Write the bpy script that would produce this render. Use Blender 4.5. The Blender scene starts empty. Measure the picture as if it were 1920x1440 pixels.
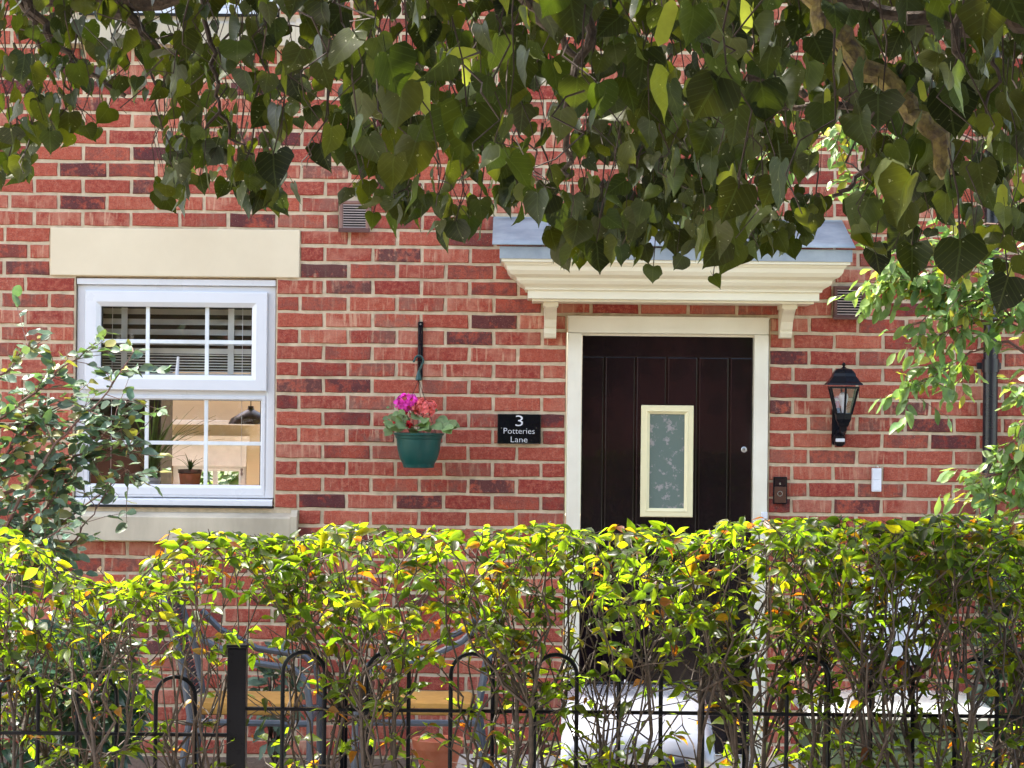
import bpy, bmesh, math, random
from mathutils import Vector, Matrix, Euler
import numpy as np

R = math.radians
scene = bpy.context.scene
col = scene.collection

# ------------------------------------------------------------------ camera
F = 4254.0                      # focal length in pixels of the 1920 px wide photograph
CAM = Vector((0, -10.4, 1.65))
PITCH, ROLL = R(0.40), 0.0105
CAMROT = (Euler((R(90) + PITCH, 0, 0)).to_matrix() @ Matrix.Rotation(ROLL, 3, 'Z'))
cam_data = bpy.data.cameras.new('camera')
cam_data.sensor_width = 36; cam_data.lens = 36 * F / 1920
cam_data.clip_start = 0.05; cam_data.clip_end = 600
cam = bpy.data.objects.new('camera', cam_data); col.objects.link(cam)
cam.matrix_world = Matrix.Translation(CAM) @ CAMROT.to_4x4()
scene.camera = cam

# ------------------------------------------------------------------ world, sun, exposure
SUN_EL, SUN_AZ = R(60), R(-62)          # azimuth from +Y towards +X
sund = Vector((math.sin(SUN_AZ) * math.cos(SUN_EL), math.cos(SUN_AZ) * math.cos(SUN_EL), math.sin(SUN_EL)))
world = bpy.data.worlds.new('World'); scene.world = world; world.use_nodes = True
wn = world.node_tree.nodes; wl = world.node_tree.links
bg = wn['Background']; bg.inputs[1].default_value = 0.15
sky = wn.new('ShaderNodeTexSky'); sky.sky_type = 'NISHITA'; sky.sun_disc = False
sky.sun_elevation = SUN_EL; sky.sun_rotation = SUN_AZ; sky.air_density = 1.0; sky.dust_density = 2.5; sky.ozone_density = 0.8
warm = wn.new('ShaderNodeMix'); warm.data_type = 'RGBA'; warm.blend_type = 'MULTIPLY'; warm.inputs[0].default_value = 1
warm.inputs[7].default_value = (1.0, .92, .82, 1); wl.new(sky.outputs[0], warm.inputs[6]); wl.new(warm.outputs[2], bg.inputs[0])
sl = bpy.data.lights.new('sun', 'SUN'); sl.energy = 2.8; sl.angle = R(0.53); sl.color = (1, .95, .86)
so = bpy.data.objects.new('sun', sl); col.objects.link(so); so.rotation_euler = (-sund).to_track_quat('-Z', 'Y').to_euler()
so.location = (-6, 4, 12)
scene.view_settings.view_transform = 'Standard'; scene.view_settings.look = 'None'
scene.view_settings.gamma = 1; scene.view_settings.exposure = 2.85
scene.cycles.max_bounces = 8; scene.cycles.transparent_max_bounces = 16
scene.cycles.diffuse_bounces = 4

# ------------------------------------------------------------------ helpers
def P(u, v, y=0.0):
    """world point on the plane Y=y that the photograph shows at (u, v)"""
    d = CAMROT @ Vector(((u - 960) / F, -(v - 720) / F, -1))
    return CAM + d * ((y - CAM.y) / d.y)
def pix(p):
    q = CAMROT.transposed() @ (Vector(p) - CAM)
    return (960 + F * q.x / -q.z, 720 - F * q.y / -q.z, -q.z)
def px(y): return (y - CAM.y) / F        # metres per photo pixel on plane Y=y

def tag(o, label=None, cat=None, group=None, kind=None):
    if label: o['label'] = label
    if cat: o['category'] = cat
    if group: o['group'] = group
    if kind: o['kind'] = kind
    return o
def empty(name, loc, label=None, cat=None, group=None):
    o = bpy.data.objects.new(name, None); col.objects.link(o); o.location = loc
    o.empty_display_size = .05
    return tag(o, label, cat, group)

class MB:
    """collects shapes in world coordinates"""
    def __init__(s): s.v = []; s.f = []
    def add(s, vs, fs):
        n = len(s.v); s.v += [tuple(q) for q in vs]; s.f += [tuple(i + n for i in f) for f in fs]; return s
    def box(s, x0, x1, y0, y1, z0, z1, b=0.0):
        if x0 > x1: x0, x1 = x1, x0
        if y0 > y1: y0, y1 = y1, y0
        if z0 > z1: z0, z1 = z1, z0
        if b <= 0:
            vs = [(x, y, z) for z in (z0, z1) for y in (y0, y1) for x in (x0, x1)]
            return s.add(vs, [(0, 2, 3, 1), (4, 5, 7, 6), (0, 1, 5, 4), (2, 6, 7, 3), (0, 4, 6, 2), (1, 3, 7, 5)])
        bm = bmesh.new(); bmesh.ops.create_cube(bm, size=1)
        for v in bm.verts:
            v.co = Vector(((x0 + x1) / 2 + v.co.x * (x1 - x0), (y0 + y1) / 2 + v.co.y * (y1 - y0), (z0 + z1) / 2 + v.co.z * (z1 - z0)))
        bmesh.ops.bevel(bm, geom=bm.edges[:], offset=b, segments=2, profile=.6, affect='EDGES')
        bm.verts.index_update()
        s.add([v.co for v in bm.verts], [[v.index for v in f.verts] for f in bm.faces]); bm.free(); return s
    def tube(s, pts, rad, n=6, cap=True):
        pts = [Vector(p) for p in pts]
        if not hasattr(rad, '__len__'): rad = [rad] * len(pts)
        vs = []; fs = []
        t0 = (pts[1] - pts[0]).normalized()
        a = t0.orthogonal().normalized()
        for i, p in enumerate(pts):
            t = (pts[min(i + 1, len(pts) - 1)] - pts[max(i - 1, 0)])
            t = t.normalized() if t.length > 1e-9 else t0
            a = (a - t * a.dot(t)); a = a.normalized() if a.length > 1e-6 else t.orthogonal().normalized()
            b = t.cross(a)
            for k in range(n):
                an = 2 * math.pi * k / n
                vs.append(p + (a * math.cos(an) + b * math.sin(an)) * rad[i])
        for i in range(len(pts) - 1):
            for k in range(n):
                k2 = (k + 1) % n
                fs.append((i * n + k, i * n + k2, (i + 1) * n + k2, (i + 1) * n + k))
        if cap:
            fs.append(tuple(range(n))[::-1]); fs.append(tuple((len(pts) - 1) * n + k for k in range(n)))
        return s.add(vs, fs)
    def lathe(s, c, prof, n=16, sx=1, sy=1, ph=0):
        vs = []; fs = []
        for r, z in prof:
            for k in range(n):
                an = 2 * math.pi * k / n + ph
                vs.append((c[0] + math.cos(an) * r * sx, c[1] + math.sin(an) * r * sy, c[2] + z))
        m = len(prof)
        for i in range(m - 1):
            for k in range(n):
                k2 = (k + 1) % n
                fs.append((i * n + k, i * n + k2, (i + 1) * n + k2, (i + 1) * n + k))
        fs.append(tuple(range(n))[::-1]); fs.append(tuple((m - 1) * n + k for k in range(n)))
        return s.add(vs, fs)
    def prism(s, prof, x0, x1):
        """profile of (y, z) extruded along X"""
        n = len(prof)
        vs = [(x0, y, z) for y, z in prof] + [(x1, y, z) for y, z in prof]
        fs = [tuple(range(n)), tuple(range(n, 2 * n))[::-1]]
        for i in range(n):
            j = (i + 1) % n; fs.append((i, i + n, j + n, j))
        return s.add(vs, fs)
    def mesh(s, name, mat, smooth=False):
        me = bpy.data.meshes.new(name); me.from_pydata(s.v, [], s.f); me.update()
        bm = bmesh.new(); bm.from_mesh(me); bmesh.ops.recalc_face_normals(bm, faces=bm.faces[:]); bm.to_mesh(me); bm.free()
        if mat: me.materials.append(mat)
        if smooth:
            me.polygons.foreach_set('use_smooth', [True] * len(me.polygons))
            try: me.set_sharp_from_angle(angle=R(35))
            except Exception: pass
        return me
    def build(s, name, mat, parent=None, smooth=False, loc=None):
        """object whose origin sits at its own centre/base"""
        a = np.array(s.v); lo = a.min(0); hi = a.max(0)
        o_ = Vector(((lo[0] + hi[0]) / 2, (lo[1] + hi[1]) / 2, lo[2])) if loc is None else Vector(loc)
        s.v = [(x - o_.x, y - o_.y, z - o_.z) for x, y, z in s.v]
        o = bpy.data.objects.new(name, s.mesh(name, mat, smooth)); col.objects.link(o)
        place(o, Matrix.Translation(o_), parent); return o

WM = {}
def wmat(o): return WM.get(o.name, Matrix.Translation(o.location))
def place(o, m, parent=None):
    WM[o.name] = m
    if parent is not None:
        o.parent = parent; m = wmat(parent).inverted() @ m
    o.matrix_local = m

# ------------------------------------------------------------------ materials
def newmat(name):
    m = bpy.data.materials.new(name); m.use_nodes = True
    nt = m.node_tree; b = nt.nodes['Principled BSDF']
    return m, nt, nt.nodes, nt.links, b
def rgb(c): return (c[0], c[1], c[2], 1)
def mixc(nt, a, b, fac, mode='MIX'):
    n = nt.nodes.new('ShaderNodeMix'); n.data_type = 'RGBA'; n.blend_type = mode
    for s, x in ((0, fac), (6, a), (7, b)):
        if hasattr(x, 'links'): nt.links.new(x, n.inputs[s])
        else: n.inputs[s].default_value = x if s == 0 else rgb(x)
    return n.outputs[2]
def noise(nt, scale, detail=4, rough=.55, vec=None, stretch=None):
    n = nt.nodes.new('ShaderNodeTexNoise'); n.inputs['Scale'].default_value = scale
    n.inputs['Detail'].default_value = detail; n.inputs['Roughness'].default_value = rough
    if vec is None:
        g = nt.nodes.new('ShaderNodeNewGeometry'); vec = g.outputs['Position']
    if stretch:
        mp = nt.nodes.new('ShaderNodeMapping'); mp.inputs['Scale'].default_value = stretch
        nt.links.new(vec, mp.inputs[0]); vec = mp.outputs[0]
    nt.links.new(vec, n.inputs['Vector']); return n.outputs['Fac']
def ramp(nt, fac, lo, hi, a=0.0, b=1.0):
    n = nt.nodes.new('ShaderNodeMapRange'); nt.links.new(fac, n.inputs[0])
    n.inputs[1].default_value = lo; n.inputs[2].default_value = hi; n.inputs[3].default_value = a; n.inputs[4].default_value = b
    return n.outputs[0]
def bump(nt, b, h, strength=.3, dist=.002):
    n = nt.nodes.new('ShaderNodeBump'); n.inputs['Strength'].default_value = strength; n.inputs['Distance'].default_value = dist
    nt.links.new(h, n.inputs['Height']); nt.links.new(n.outputs[0], b.inputs['Normal'])
def mul(nt, a, b):
    n = nt.nodes.new('ShaderNodeMath'); n.operation = 'MULTIPLY'
    for i, x in enumerate((a, b)):
        if hasattr(x, 'links'): nt.links.new(x, n.inputs[i])
        else: n.inputs[i].default_value = x
    return n.outputs[0]
def simple(name, c, rough=.6, c2=None, scale=8, metal=0, bs=.15, bscale=120, bd=.001, stretch=None, coat=0, spec=.5):
    m, nt, N, L, b = newmat(name)
    c2 = c2 or tuple(x * .8 for x in c)
    f = ramp(nt, noise(nt, scale, 5, .6, stretch=stretch), .35, .7)
    L.new(mixc(nt, c, c2, f), b.inputs['Base Color'])
    b.inputs['Metallic'].default_value = metal
    L.new(ramp(nt, noise(nt, scale * 3, 3), .3, .7, rough * .85, min(1, rough * 1.15)), b.inputs['Roughness'])
    b.inputs['Coat Weight'].default_value = coat
    b.inputs['Specular IOR Level'].default_value = spec
    if bs: bump(nt, b, noise(nt, bscale, 4), bs, bd)
    return m
def tint_node(nt):
    a = nt.nodes.new('ShaderNodeAttribute'); a.attribute_name = 'tint'
    o = nt.nodes.new('ShaderNodeObjectInfo')
    return mixc(nt, a.outputs['Color'], o.outputs['Color'], 1.0, 'MULTIPLY')

def brick_material():
    m, nt, N, L, b = newmat('brick')
    sp = N.new('ShaderNodeSeparateColor'); L.new(tint_node(nt), sp.inputs[0])
    dark, pale, hue = sp.outputs
    big = noise(nt, 9, 4, .6); fine = noise(nt, 150, 5, .65); mid = noise(nt, 45, 5, .65)
    streak = noise(nt, 60, 3, .5, stretch=(1, 1, .12))
    c = mixc(nt, (.25, .036, .026), (.41, .092, .052), hue)
    c = mixc(nt, c, (.48, .155, .098), mul(nt, ramp(nt, mid, .45, .63), .65))
    c = mixc(nt, c, (.16, .022, .024), mul(nt, ramp(nt, fine, .48, .62), .6))
    c = mixc(nt, c, (.60, .40, .26), mul(nt, mul(nt, ramp(nt, streak, .54, .64), pale), .7))
    c = mixc(nt, c, (.56, .27, .18), mul(nt, mul(nt, ramp(nt, big, .42, .62), pale), .7))
    c = mixc(nt, c, (.055, .022, .028), mul(nt, ramp(nt, mul(nt, ramp(nt, mixc(nt, big, mid, .45), .40, .56, .0, 1.3), dark), .15, .75), .82))
    c = mixc(nt, c, (.55, .37, .30), mul(nt, ramp(nt, noise(nt, 230, 3, .6), .62, .72), .6))
    soot = ramp(nt, noise(nt, 1.3, 4, .65), .30, .66)
    c = mixc(nt, mixc(nt, c, (.50, .44, .42), 1.0, 'MULTIPLY'), c, ramp(nt, soot, 0, 1, .75, 1.0))
    b.inputs['Specular IOR Level'].default_value = .2
    L.new(c, b.inputs['Base Color']); b.inputs['Roughness'].default_value = .88
    n = N.new('ShaderNodeMath'); n.operation = 'ADD'; L.new(mid, n.inputs[0]); L.new(mul(nt, fine, .5), n.inputs[1])
    bump(nt, b, n.outputs[0], .9, .004); return m
def mortar_material():
    m, nt, N, L, b = newmat('mortar')
    c = mixc(nt, (.43, .34, .225), (.60, .48, .33), ramp(nt, noise(nt, 25, 5), .35, .65))
    c = mixc(nt, c, (.36, .29, .21), mul(nt, ramp(nt, noise(nt, 3, 4), .52, .7), .5))
    L.new(c, b.inputs['Base Color']); b.inputs['Roughness'].default_value = .95
    bump(nt, b, noise(nt, 180, 5, .7), .8, .003); return m
def leaf_material(name, front, back, trans, tf=.45, rough=.45, speck=0.0, warm=None, vein=.0, spec=.4):
    m, nt, N, L, b = newmat(name)
    t = tint_node(nt)
    tc = N.new('ShaderNodeTexCoord')
    g = N.new('ShaderNodeNewGeometry')
    f = ramp(nt, noise(nt, 22, 4, .6), .35, .7, .75, 1.2)
    sc = N.new('ShaderNodeCombineColor')
    for i in range(3): L.new(f, sc.inputs[i])
    base = mixc(nt, mixc(nt, front, back, g.outputs['Backfacing']), t, 1, 'MULTIPLY')
    base = mixc(nt, base, sc.outputs[0], 1, 'MULTIPLY')
    tr = mixc(nt, mixc(nt, trans, t, 1, 'MULTIPLY'), sc.outputs[0], 1, 'MULTIPLY')
    if vein:
        at = N.new('ShaderNodeAttribute'); at.attribute_name = 'lco'
        sx = N.new('ShaderNodeSeparateXYZ'); L.new(at.outputs['Vector'], sx.inputs[0])
        def mth(op, a_, b_=0.0, c_=None):
            n = N.new('ShaderNodeMath'); n.operation = op
            for i_, x_ in enumerate((a_, b_, c_)):
                if x_ is None: continue
                if hasattr(x_, 'links'): L.new(x_, n.inputs[i_])
                else: n.inputs[i_].default_value = x_
            return n.outputs[0]
        ab = mth('ABSOLUTE', sx.outputs[0])
        q = mth('FRACT', mth('MULTIPLY', mth('SUBTRACT', sx.outputs[1], mth('MULTIPLY', ab, .8)), 5.6))
        side = mth('LESS_THAN', mth('ABSOLUTE', mth('SUBTRACT', q, .5)), .07)
        mid = mth('LESS_THAN', ab, .022)
        vf = mth('MAXIMUM', mth('MULTIPLY', side, .6), mid)
        base = mixc(nt, base, mixc(nt, base, (.16, .20, .06), vein), vf)
        tr = mixc(nt, tr, mixc(nt, tr, (.05, .08, .0), .35), vf)
        bump(nt, b, q, .25, .004)
    if speck:
        sf = ramp(nt, noise(nt, 110, 2, .5), .70, .73)
        base = mixc(nt, base, (.5, .5, .35), mul(nt, sf, speck)); 
    L.new(base, b.inputs['Base Color']); b.inputs['Roughness'].default_value = rough
    b.inputs['Specular IOR Level'].default_value = spec
    tl = N.new('ShaderNodeBsdfTranslucent'); L.new(tr, tl.inputs['Color'])
    mx = N.new('ShaderNodeMixShader'); mx.inputs[0].default_value = tf
    L.new(b.outputs[0], mx.inputs[1]); L.new(tl.outputs[0], mx.inputs[2])
    L.new(mx.outputs[0], N['Material Output'].inputs[0]); return m
def glass_material(name, tintc=(1, 1, 1), extra=.02, wav=0.0):
    m, nt, N, L, b = newmat(name)
    N.remove(b)
    tr = N.new('ShaderNodeBsdfTransparent'); tr.inputs[0].default_value = rgb(tintc)
    gl = N.new('ShaderNodeBsdfGlossy'); gl.inputs['Roughness'].default_value = .015
    fr = N.new('ShaderNodeFresnel'); fr.inputs[0].default_value = 1.5
    ad = N.new('ShaderNodeMath'); ad.operation = 'MULTIPLY_ADD'; L.new(fr.outputs[0], ad.inputs[0]); ad.inputs[1].default_value = 1.15; ad.inputs[2].default_value = extra
    mx = N.new('ShaderNodeMixShader'); L.new(ad.outputs[0], mx.inputs[0]); L.new(tr.outputs[0], mx.inputs[1]); L.new(gl.outputs[0], mx.inputs[2])
    if wav:
        bp = N.new('ShaderNodeBump'); bp.inputs['Strength'].default_value = wav; bp.inputs['Distance'].default_value = .002
        L.new(noise(nt, 6, 2), bp.inputs['Height']); L.new(bp.outputs[0], gl.inputs['Normal'])
    L.new(mx.outputs[0], N['Material Output'].inputs[0]); return m

M = {}
M['brick'] = brick_material(); M['mortar'] = mortar_material()
M['stone'] = simple('cast_stone', (.66, .56, .40), .85, (.60, .50, .35), 2.5, bs=.5, bscale=260, bd=.001)
M['sill_stone'] = simple('sill_stone', (.54, .47, .35), .85, (.36, .31, .23), 5, stretch=(1, 1, .3), bs=.5, bscale=240, bd=.001)
M['upvc'] = simple('white_upvc', (.66, .665, .69), .3, (.62, .625, .65), 3, bs=.03)
M['bar_white'] = simple('white_glazing_bar', (.74, .77, .78), .35, bs=0)
M['seal'] = simple('black_seal', (.02, .02, .02), .6, bs=0)
M['cream'] = simple('cream_paint', (.78, .74, .62), .4, (.70, .65, .53), 5, bs=.12, bscale=60)
M['cream_bright'] = simple('cream_gloss', (.82, .74, .46), .35, (.76, .68, .42), 6, bs=.05)
M['canopy'] = simple('canopy_grp', (.78, .73, .58), .35, (.72, .66, .50), 2.5, bs=.04)
M['lead'] = simple('lead_sheet', (.20, .235, .265), .55, (.31, .345, .37), 7, bs=.3, bscale=30, bd=.003)
M['black'] = simple('black_paint', (.004, .005, .008), .3, (.007, .008, .012), 9, bs=.06, spec=.12)
M['pipe'] = simple('black_pvc', (.005, .008, .014), .3, (.008, .011, .016), 9, bs=.05)
M['terracotta'] = simple('terracotta', (.50, .13, .055), .75, (.55, .20, .11), 14, bs=.2)
M['vent'] = simple('vent_brown', (.085, .035, .028), .45, (.12, .05, .04), 14, bs=.1)
M['vent_pale'] = simple('vent_terracotta', (.17, .08, .06), .6, (.26, .14, .11), 10, bs=.1)
M['louvre'] = simple('louvre', (.42, .34, .32), .5, bs=0)
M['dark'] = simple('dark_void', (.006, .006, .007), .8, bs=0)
M['green_pot'] = simple('green_plastic', (.002, .066, .058), .35, (.003, .052, .047), 9, bs=.04, spec=.35)
M['green_dark'] = simple('dark_green_plastic', (.005, .05, .045), .4, bs=.04)
M['wire'] = simple('dark_wire', (.03, .025, .022), .5, metal=.6, bs=0)
M['metal'] = simple('brushed_metal', (.55, .56, .57), .28, metal=.9, bs=.05)
M['sign_text'] = simple('sign_lettering', (.72, .72, .74), .5, bs=0)
M['sign'] = simple('sign_acrylic', (.003, .004, .007), .12, bs=0, coat=.2, spec=.3)
M['white_plastic'] = simple('white_plastic', (.74, .75, .80), .4, bs=.03)
M['bell_brown'] = simple('bell_faceplate', (.10, .045, .03), .4, metal=.4, bs=0)
M['bark'] = simple('linden_bark', (.03, .02, .015), .9, (.09, .06, .04), 40, bs=1, bscale=90, bd=.006)
M['lichen'] = simple('lichen_bark', (.07, .045, .03), .9, (.26, .20, .05), 45, bs=1, bscale=110, bd=.006)
M['twig'] = simple('twig_bark', (.03, .016, .012), .8, (.05, .03, .02), 40, bs=.4)
M['stem'] = simple('hedge_stem', (.030, .020, .015), .7, (.075, .05, .037), 45, bs=.7, bscale=200, bd=.002)
M['stem_red'] = simple('reddish_stem', (.14, .055, .05), .7, (.10, .07, .045), 20, bs=.3)
M['interior_wall'] = simple('cream_interior_wall', (.62, .52, .34), .9, (.60, .50, .33), 2, bs=.05)
M['ceiling'] = simple('white_ceiling', (.8, .79, .76), .9, bs=0)
M['floor'] = simple('pale_floor', (.55, .47, .36), .5, (.48, .40, .30), 5, bs=.05, stretch=(1, 8, 1))
M['cabinet'] = simple('dark_wood', (.02, .016, .014), .4, bs=.05)
M['blind'] = simple('blind_slat', (.50, .50, .46), .5, bs=.02)
M['lampshade'] = simple('bronze_shade', (.06, .035, .03), .35, metal=.5, bs=0)
M['roof'] = simple('slate_roof', (.09, .09, .10), .8, (.13, .12, .12), 8, bs=.6, bscale=30, bd=.01)
M['grass'] = simple('grass_ground', (.06, .085, .03), .95, (.11, .12, .05), 3, bs=.8, bscale=60, bd=.02)
M['soil'] = simple('garden_soil', (.09, .06, .04), .95, (.13, .10, .07), 12, bs=1, bscale=50, bd=.02)
M['slab'] = simple('paving_slab', (.42, .39, .34), .85, (.34, .31, .27), 4, bs=.4, bscale=90, bd=.003)
M['asphalt'] = simple('asphalt', (.05, .05, .05), .9, (.07, .07, .068), 6, bs=.7, bscale=200, bd=.006)
M['kerb'] = simple('kerb_concrete', (.36, .34, .31), .9, bs=.4)
M['tube'] = simple('blue_grey_tube', (.07, .085, .11), .35, bs=.04)
M['wicker'] = simple('black_wicker', (.02, .022, .03), .45, bs=.2)
M['cushion'] = simple('yellow_cushion', (.42, .23, .05), .9, (.34, .18, .04), 20, bs=.4, bscale=300)
M['silver_lid'] = simple('grey_glossy_plastic', (.22, .23, .27), .22, (.18, .19, .22), 5, bs=.03, coat=.8)
M['chest_green'] = simple('dark_green_panel', (.035, .06, .03), .45, (.045, .075, .04), 10, bs=.1)
M['chest_lid'] = simple('pale_glossy_lid', (.55, .58, .55), .2, bs=.02, coat=.6)
M['geranium_pink'] = leaf_material('magenta_petals', (.85, .06, .55), (.8, .06, .5), (.95, .1, .6), .3, .6)
M['geranium_coral'] = leaf_material('coral_petals', (.9, .20, .19), (.85, .2, .18), (.95, .3, .25), .3, .6)
M['geranium_red'] = leaf_material('red_petals', (.6, .01, .03), (.6, .01, .03), (.8, .05, .05), .3, .6)
M['linden'] = leaf_material('linden_leaf', (.0050, .0125, .0045), (.034, .045, .012), (.135, .175, .010), .23, .5, speck=.6, vein=.22, spec=.2)
M['bract'] = leaf_material('linden_bract', (.22, .25, .03), (.22, .25, .035), (.4, .45, .05), .45, .6)
M['hedge'] = leaf_material('hedge_leaf', (.030, .055, .010), (.05, .07, .015), (.38, .58, .012), .55, .4, vein=.15, spec=.35)
M['shrub_grey'] = leaf_material('grey_green_leaf', (.11, .17, .12), (.20, .27, .19), (.14, .25, .05), .3, .5)
M['shrub_light'] = leaf_material('light_green_leaf', (.15, .24, .08), (.25, .33, .18), (.32, .50, .07), .38, .45)
M['shrub_dark'] = leaf_material('dark_glossy_leaf', (.03, .07, .045), (.06, .1, .06), (.1, .2, .05), .25, .35)
M['house_plant'] = leaf_material('house_plant_leaf', (.06, .11, .03), (.08, .13, .05), (.2, .3, .05), .3, .45)
M['geranium_leaf'] = leaf_material('geranium_leaf', (.19, .28, .13), (.2, .28, .14), (.25, .4, .08), .3, .55)
M['far_brick'] = simple('far_brick', (.36, .13, .10), .9, (.28, .10, .08), 6, bs=.3)
M['door_paint'] = simple('aubergine_black_paint', (.0045, .0030, .0045), .16, (.009, .0045, .007), 6, bs=.12, bscale=70, bd=.002, stretch=(1, 1, .15), coat=.15, spec=.25)
M['clear'] = glass_material('window_glass', extra=.01)
M['lamp_glass'] = glass_material('lamp_glass', (.9, .9, .9), .06)

def obscure_glass():
    m, nt, N, L, b = newmat('obscure_glass')
    c = mixc(nt, (.13, .17, .15), (.30, .28, .275), ramp(nt, noise(nt, 24, 5, .7), .55, .62))  # mottled colour stands in for plants reflected in the frosted pane
    L.new(c, b.inputs['Base Color']); b.inputs['Roughness'].default_value = .18
    bump(nt, b, noise(nt, 110, 3, .6), .5, .002); return m
M['obscure'] = obscure_glass()

# ------------------------------------------------------------------ leaf tools
def lco_attr(me, arr):
    a = me.attributes.new('lco', 'FLOAT_VECTOR', 'POINT'); a.data.foreach_set('vector', np.asarray(arr, dtype=np.float32).ravel())
def tint_attr(me, arr=None):
    a = me.color_attributes.new('tint', 'FLOAT_COLOR', 'POINT')
    n = len(me.vertices)
    if arr is None: arr = np.ones((n, 4))
    a.data.foreach_set('color', np.asarray(arr, dtype=np.float32).ravel())
def leaf_mesh(kind, rng):
    """unit leaf: base at origin, tip at +Y, face normal +Z; returns verts, faces"""
    if kind == 'linden':
        half = [(.02, -.02), (.20, -.11), (.38, -.10), (.50, .06), (.52, .24), (.45, .42), (.33, .60), (.17, .76), (.055, .88)]
    elif kind == 'ovate':
        half = [(.05, .06), (.17, .18), (.26, .36), (.24, .56), (.14, .78)]
    elif kind == 'round':
        half = [(.10, -.10), (.32, -.12), (.50, .04), (.58, .30), (.50, .58), (.30, .82), (.14, .92)]
    elif kind == 'oval':
        half = [(.08, .05), (.24, .20), (.31, .42), (.28, .66), (.15, .88)]
    elif kind == 'bract':
        half = [(.05, .02), (.13, .15), (.14, .5), (.13, .85)]
    fold = rng.uniform(.05, .6) if kind != 'bract' else .1
    curl = rng.uniform(-.3, .7); tw = rng.uniform(-.25, .25)
    n = len(half); V = []; 
    def z(x, y): return -abs(x) * -fold - curl * y * y * .6 + tw * x * y + .03 * math.sin(9 * y + 4 * x + tw * 9)
    spine = [(0, 0)] + [(0, y) for x, y in half[1:]] + [(0, 1.0)]
    jr = [rng.uniform(.93, 1.06) for _ in range(2 * n)]
    for s in (1, -1):
        asym = 1 + s * tw * .5
        for i, (x, y) in enumerate(half):
            xx = s * x * jr[i if s > 0 else n + i] * asym
            if kind == 'linden' and i > 1: y += rng.uniform(-.02, .02); xx *= rng.uniform(.94, 1.05)
            V.append((xx, y, z(xx, y)))
    for x, y in spine: V.append((x, max(y, 0) if y > -.02 else 0, z(0, y)))
    Fc = []
    o = 2 * n
    for s, b0 in ((1, 0), (-1, n)):
        for i in range(n - 1):
            q = (o + i, b0 + i, b0 + i + 1, o + i + 1)
            Fc.append(q if s > 0 else q[::-1])
        q = (o + n - 1, b0 + n - 1, o + n)
        Fc.append(q if s > 0 else q[::-1])
    # petiole
    L = {'linden': .42, 'ovate': .14, 'round': .3, 'oval': .12, 'bract': .12}[kind]
    k = len(V); w = .012
    V += [(-w, 0, 0), (w, 0, 0), (-w, -L, L * .25), (w, -L, L * .25), (0, 0, -w * 2), (0, -L, L * .25 - w * 2)]
    Fc += [(k, k + 1, k + 3, k + 2), (k + 1, k + 4, k + 5, k + 3), (k + 4, k, k + 2, k + 5)]
    return V, Fc
LEAFLIB = {}
def leaflib(kind, nvar=9):
    if kind not in LEAFLIB:
        rng = random.Random(sum(map(ord, kind)))
        LEAFLIB[kind] = [leaf_mesh(kind, rng) for _ in range(nvar)]
    return LEAFLIB[kind]
MESHCACHE = {}
def leaf_me(kind, i, mat):
    k = (kind, i, mat.name)
    if k not in MESHCACHE:
        V, Fc = leaflib(kind)[i]
        me = bpy.data.meshes.new('leaf'); me.from_pydata(V, [], Fc); me.materials.append(mat)
        me.polygons.foreach_set('use_smooth', [True] * len(me.polygons)); tint_attr(me); lco_attr(me, V); MESHCACHE[k] = me
    return MESHCACHE[k]
def orient(pos, tip, nrm, size, wid=1.0):
    y = Vector(tip).normalized(); z = Vector(nrm); z = z - y * z.dot(y)
    z = z.normalized() if z.length > 1e-4 else y.orthogonal().normalized()
    x = y.cross(z)
    m = Matrix.Identity(4)
    for i in range(3):
        m[i][0] = x[i] * size * wid; m[i][1] = y[i] * size; m[i][2] = z[i] * size; m[i][3] = pos[i]
    return m
def inframe(p, mg=20):
    u, v, d = pix(p); return -mg < u < 1920 + mg and -mg < v < 1440 + mg and d > .3
def leaves(root, kind, mat, items, limit=300, stuffname='foliage', name='leaf', score=None):
    """items: (matrix, tint); the ones that show largest become objects, the rest one mesh"""
    nv = len(leaflib(kind))
    sc = []
    for i, (m, t) in enumerate(items):
        p = m.translation; u, v, d = pix(p); s = m.col[1].xyz.length / max(d, .1)
        if not inframe(p): s *= .01
        if score: s *= score(u, v)
        sc.append((-s, i))
    sc.sort()
    inv = wmat(root).inverted()
    top = set(i for _, i in sc[:limit])
    V = []; Fc = []; T = []; n0 = 0; LC = []
    for i, (m, t) in enumerate(items):
        k = i % nv
        if i in top:
            o = bpy.data.objects.new(name, leaf_me(kind, k, mat)); col.objects.link(o)
            o.parent = root; o.matrix_local = inv @ m; o.color = (t[0], t[1], t[2], 1)
        else:
            v, f = leaflib(kind)[k]
            a = np.array(v); mm = np.array(inv @ m)
            V.append(a @ mm[:3, :3].T + mm[:3, 3]); LC.append(a); Fc += [tuple(q + n0 for q in x) for x in f]; n0 += len(v)
            T.append(np.tile([t[0], t[1], t[2], 1], (len(v), 1)))
    if V:
        V = np.concatenate(V); me = bpy.data.meshes.new(stuffname); me.from_pydata(V.tolist(), [], Fc); me.materials.append(mat)
        me.polygons.foreach_set('use_smooth', [True] * len(me.polygons)); tint_attr(me, np.concatenate(T)); lco_attr(me, np.concatenate(LC))
        o = bpy.data.objects.new(stuffname, me); col.objects.link(o); o.parent = root; o['kind'] = 'stuff'

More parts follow.
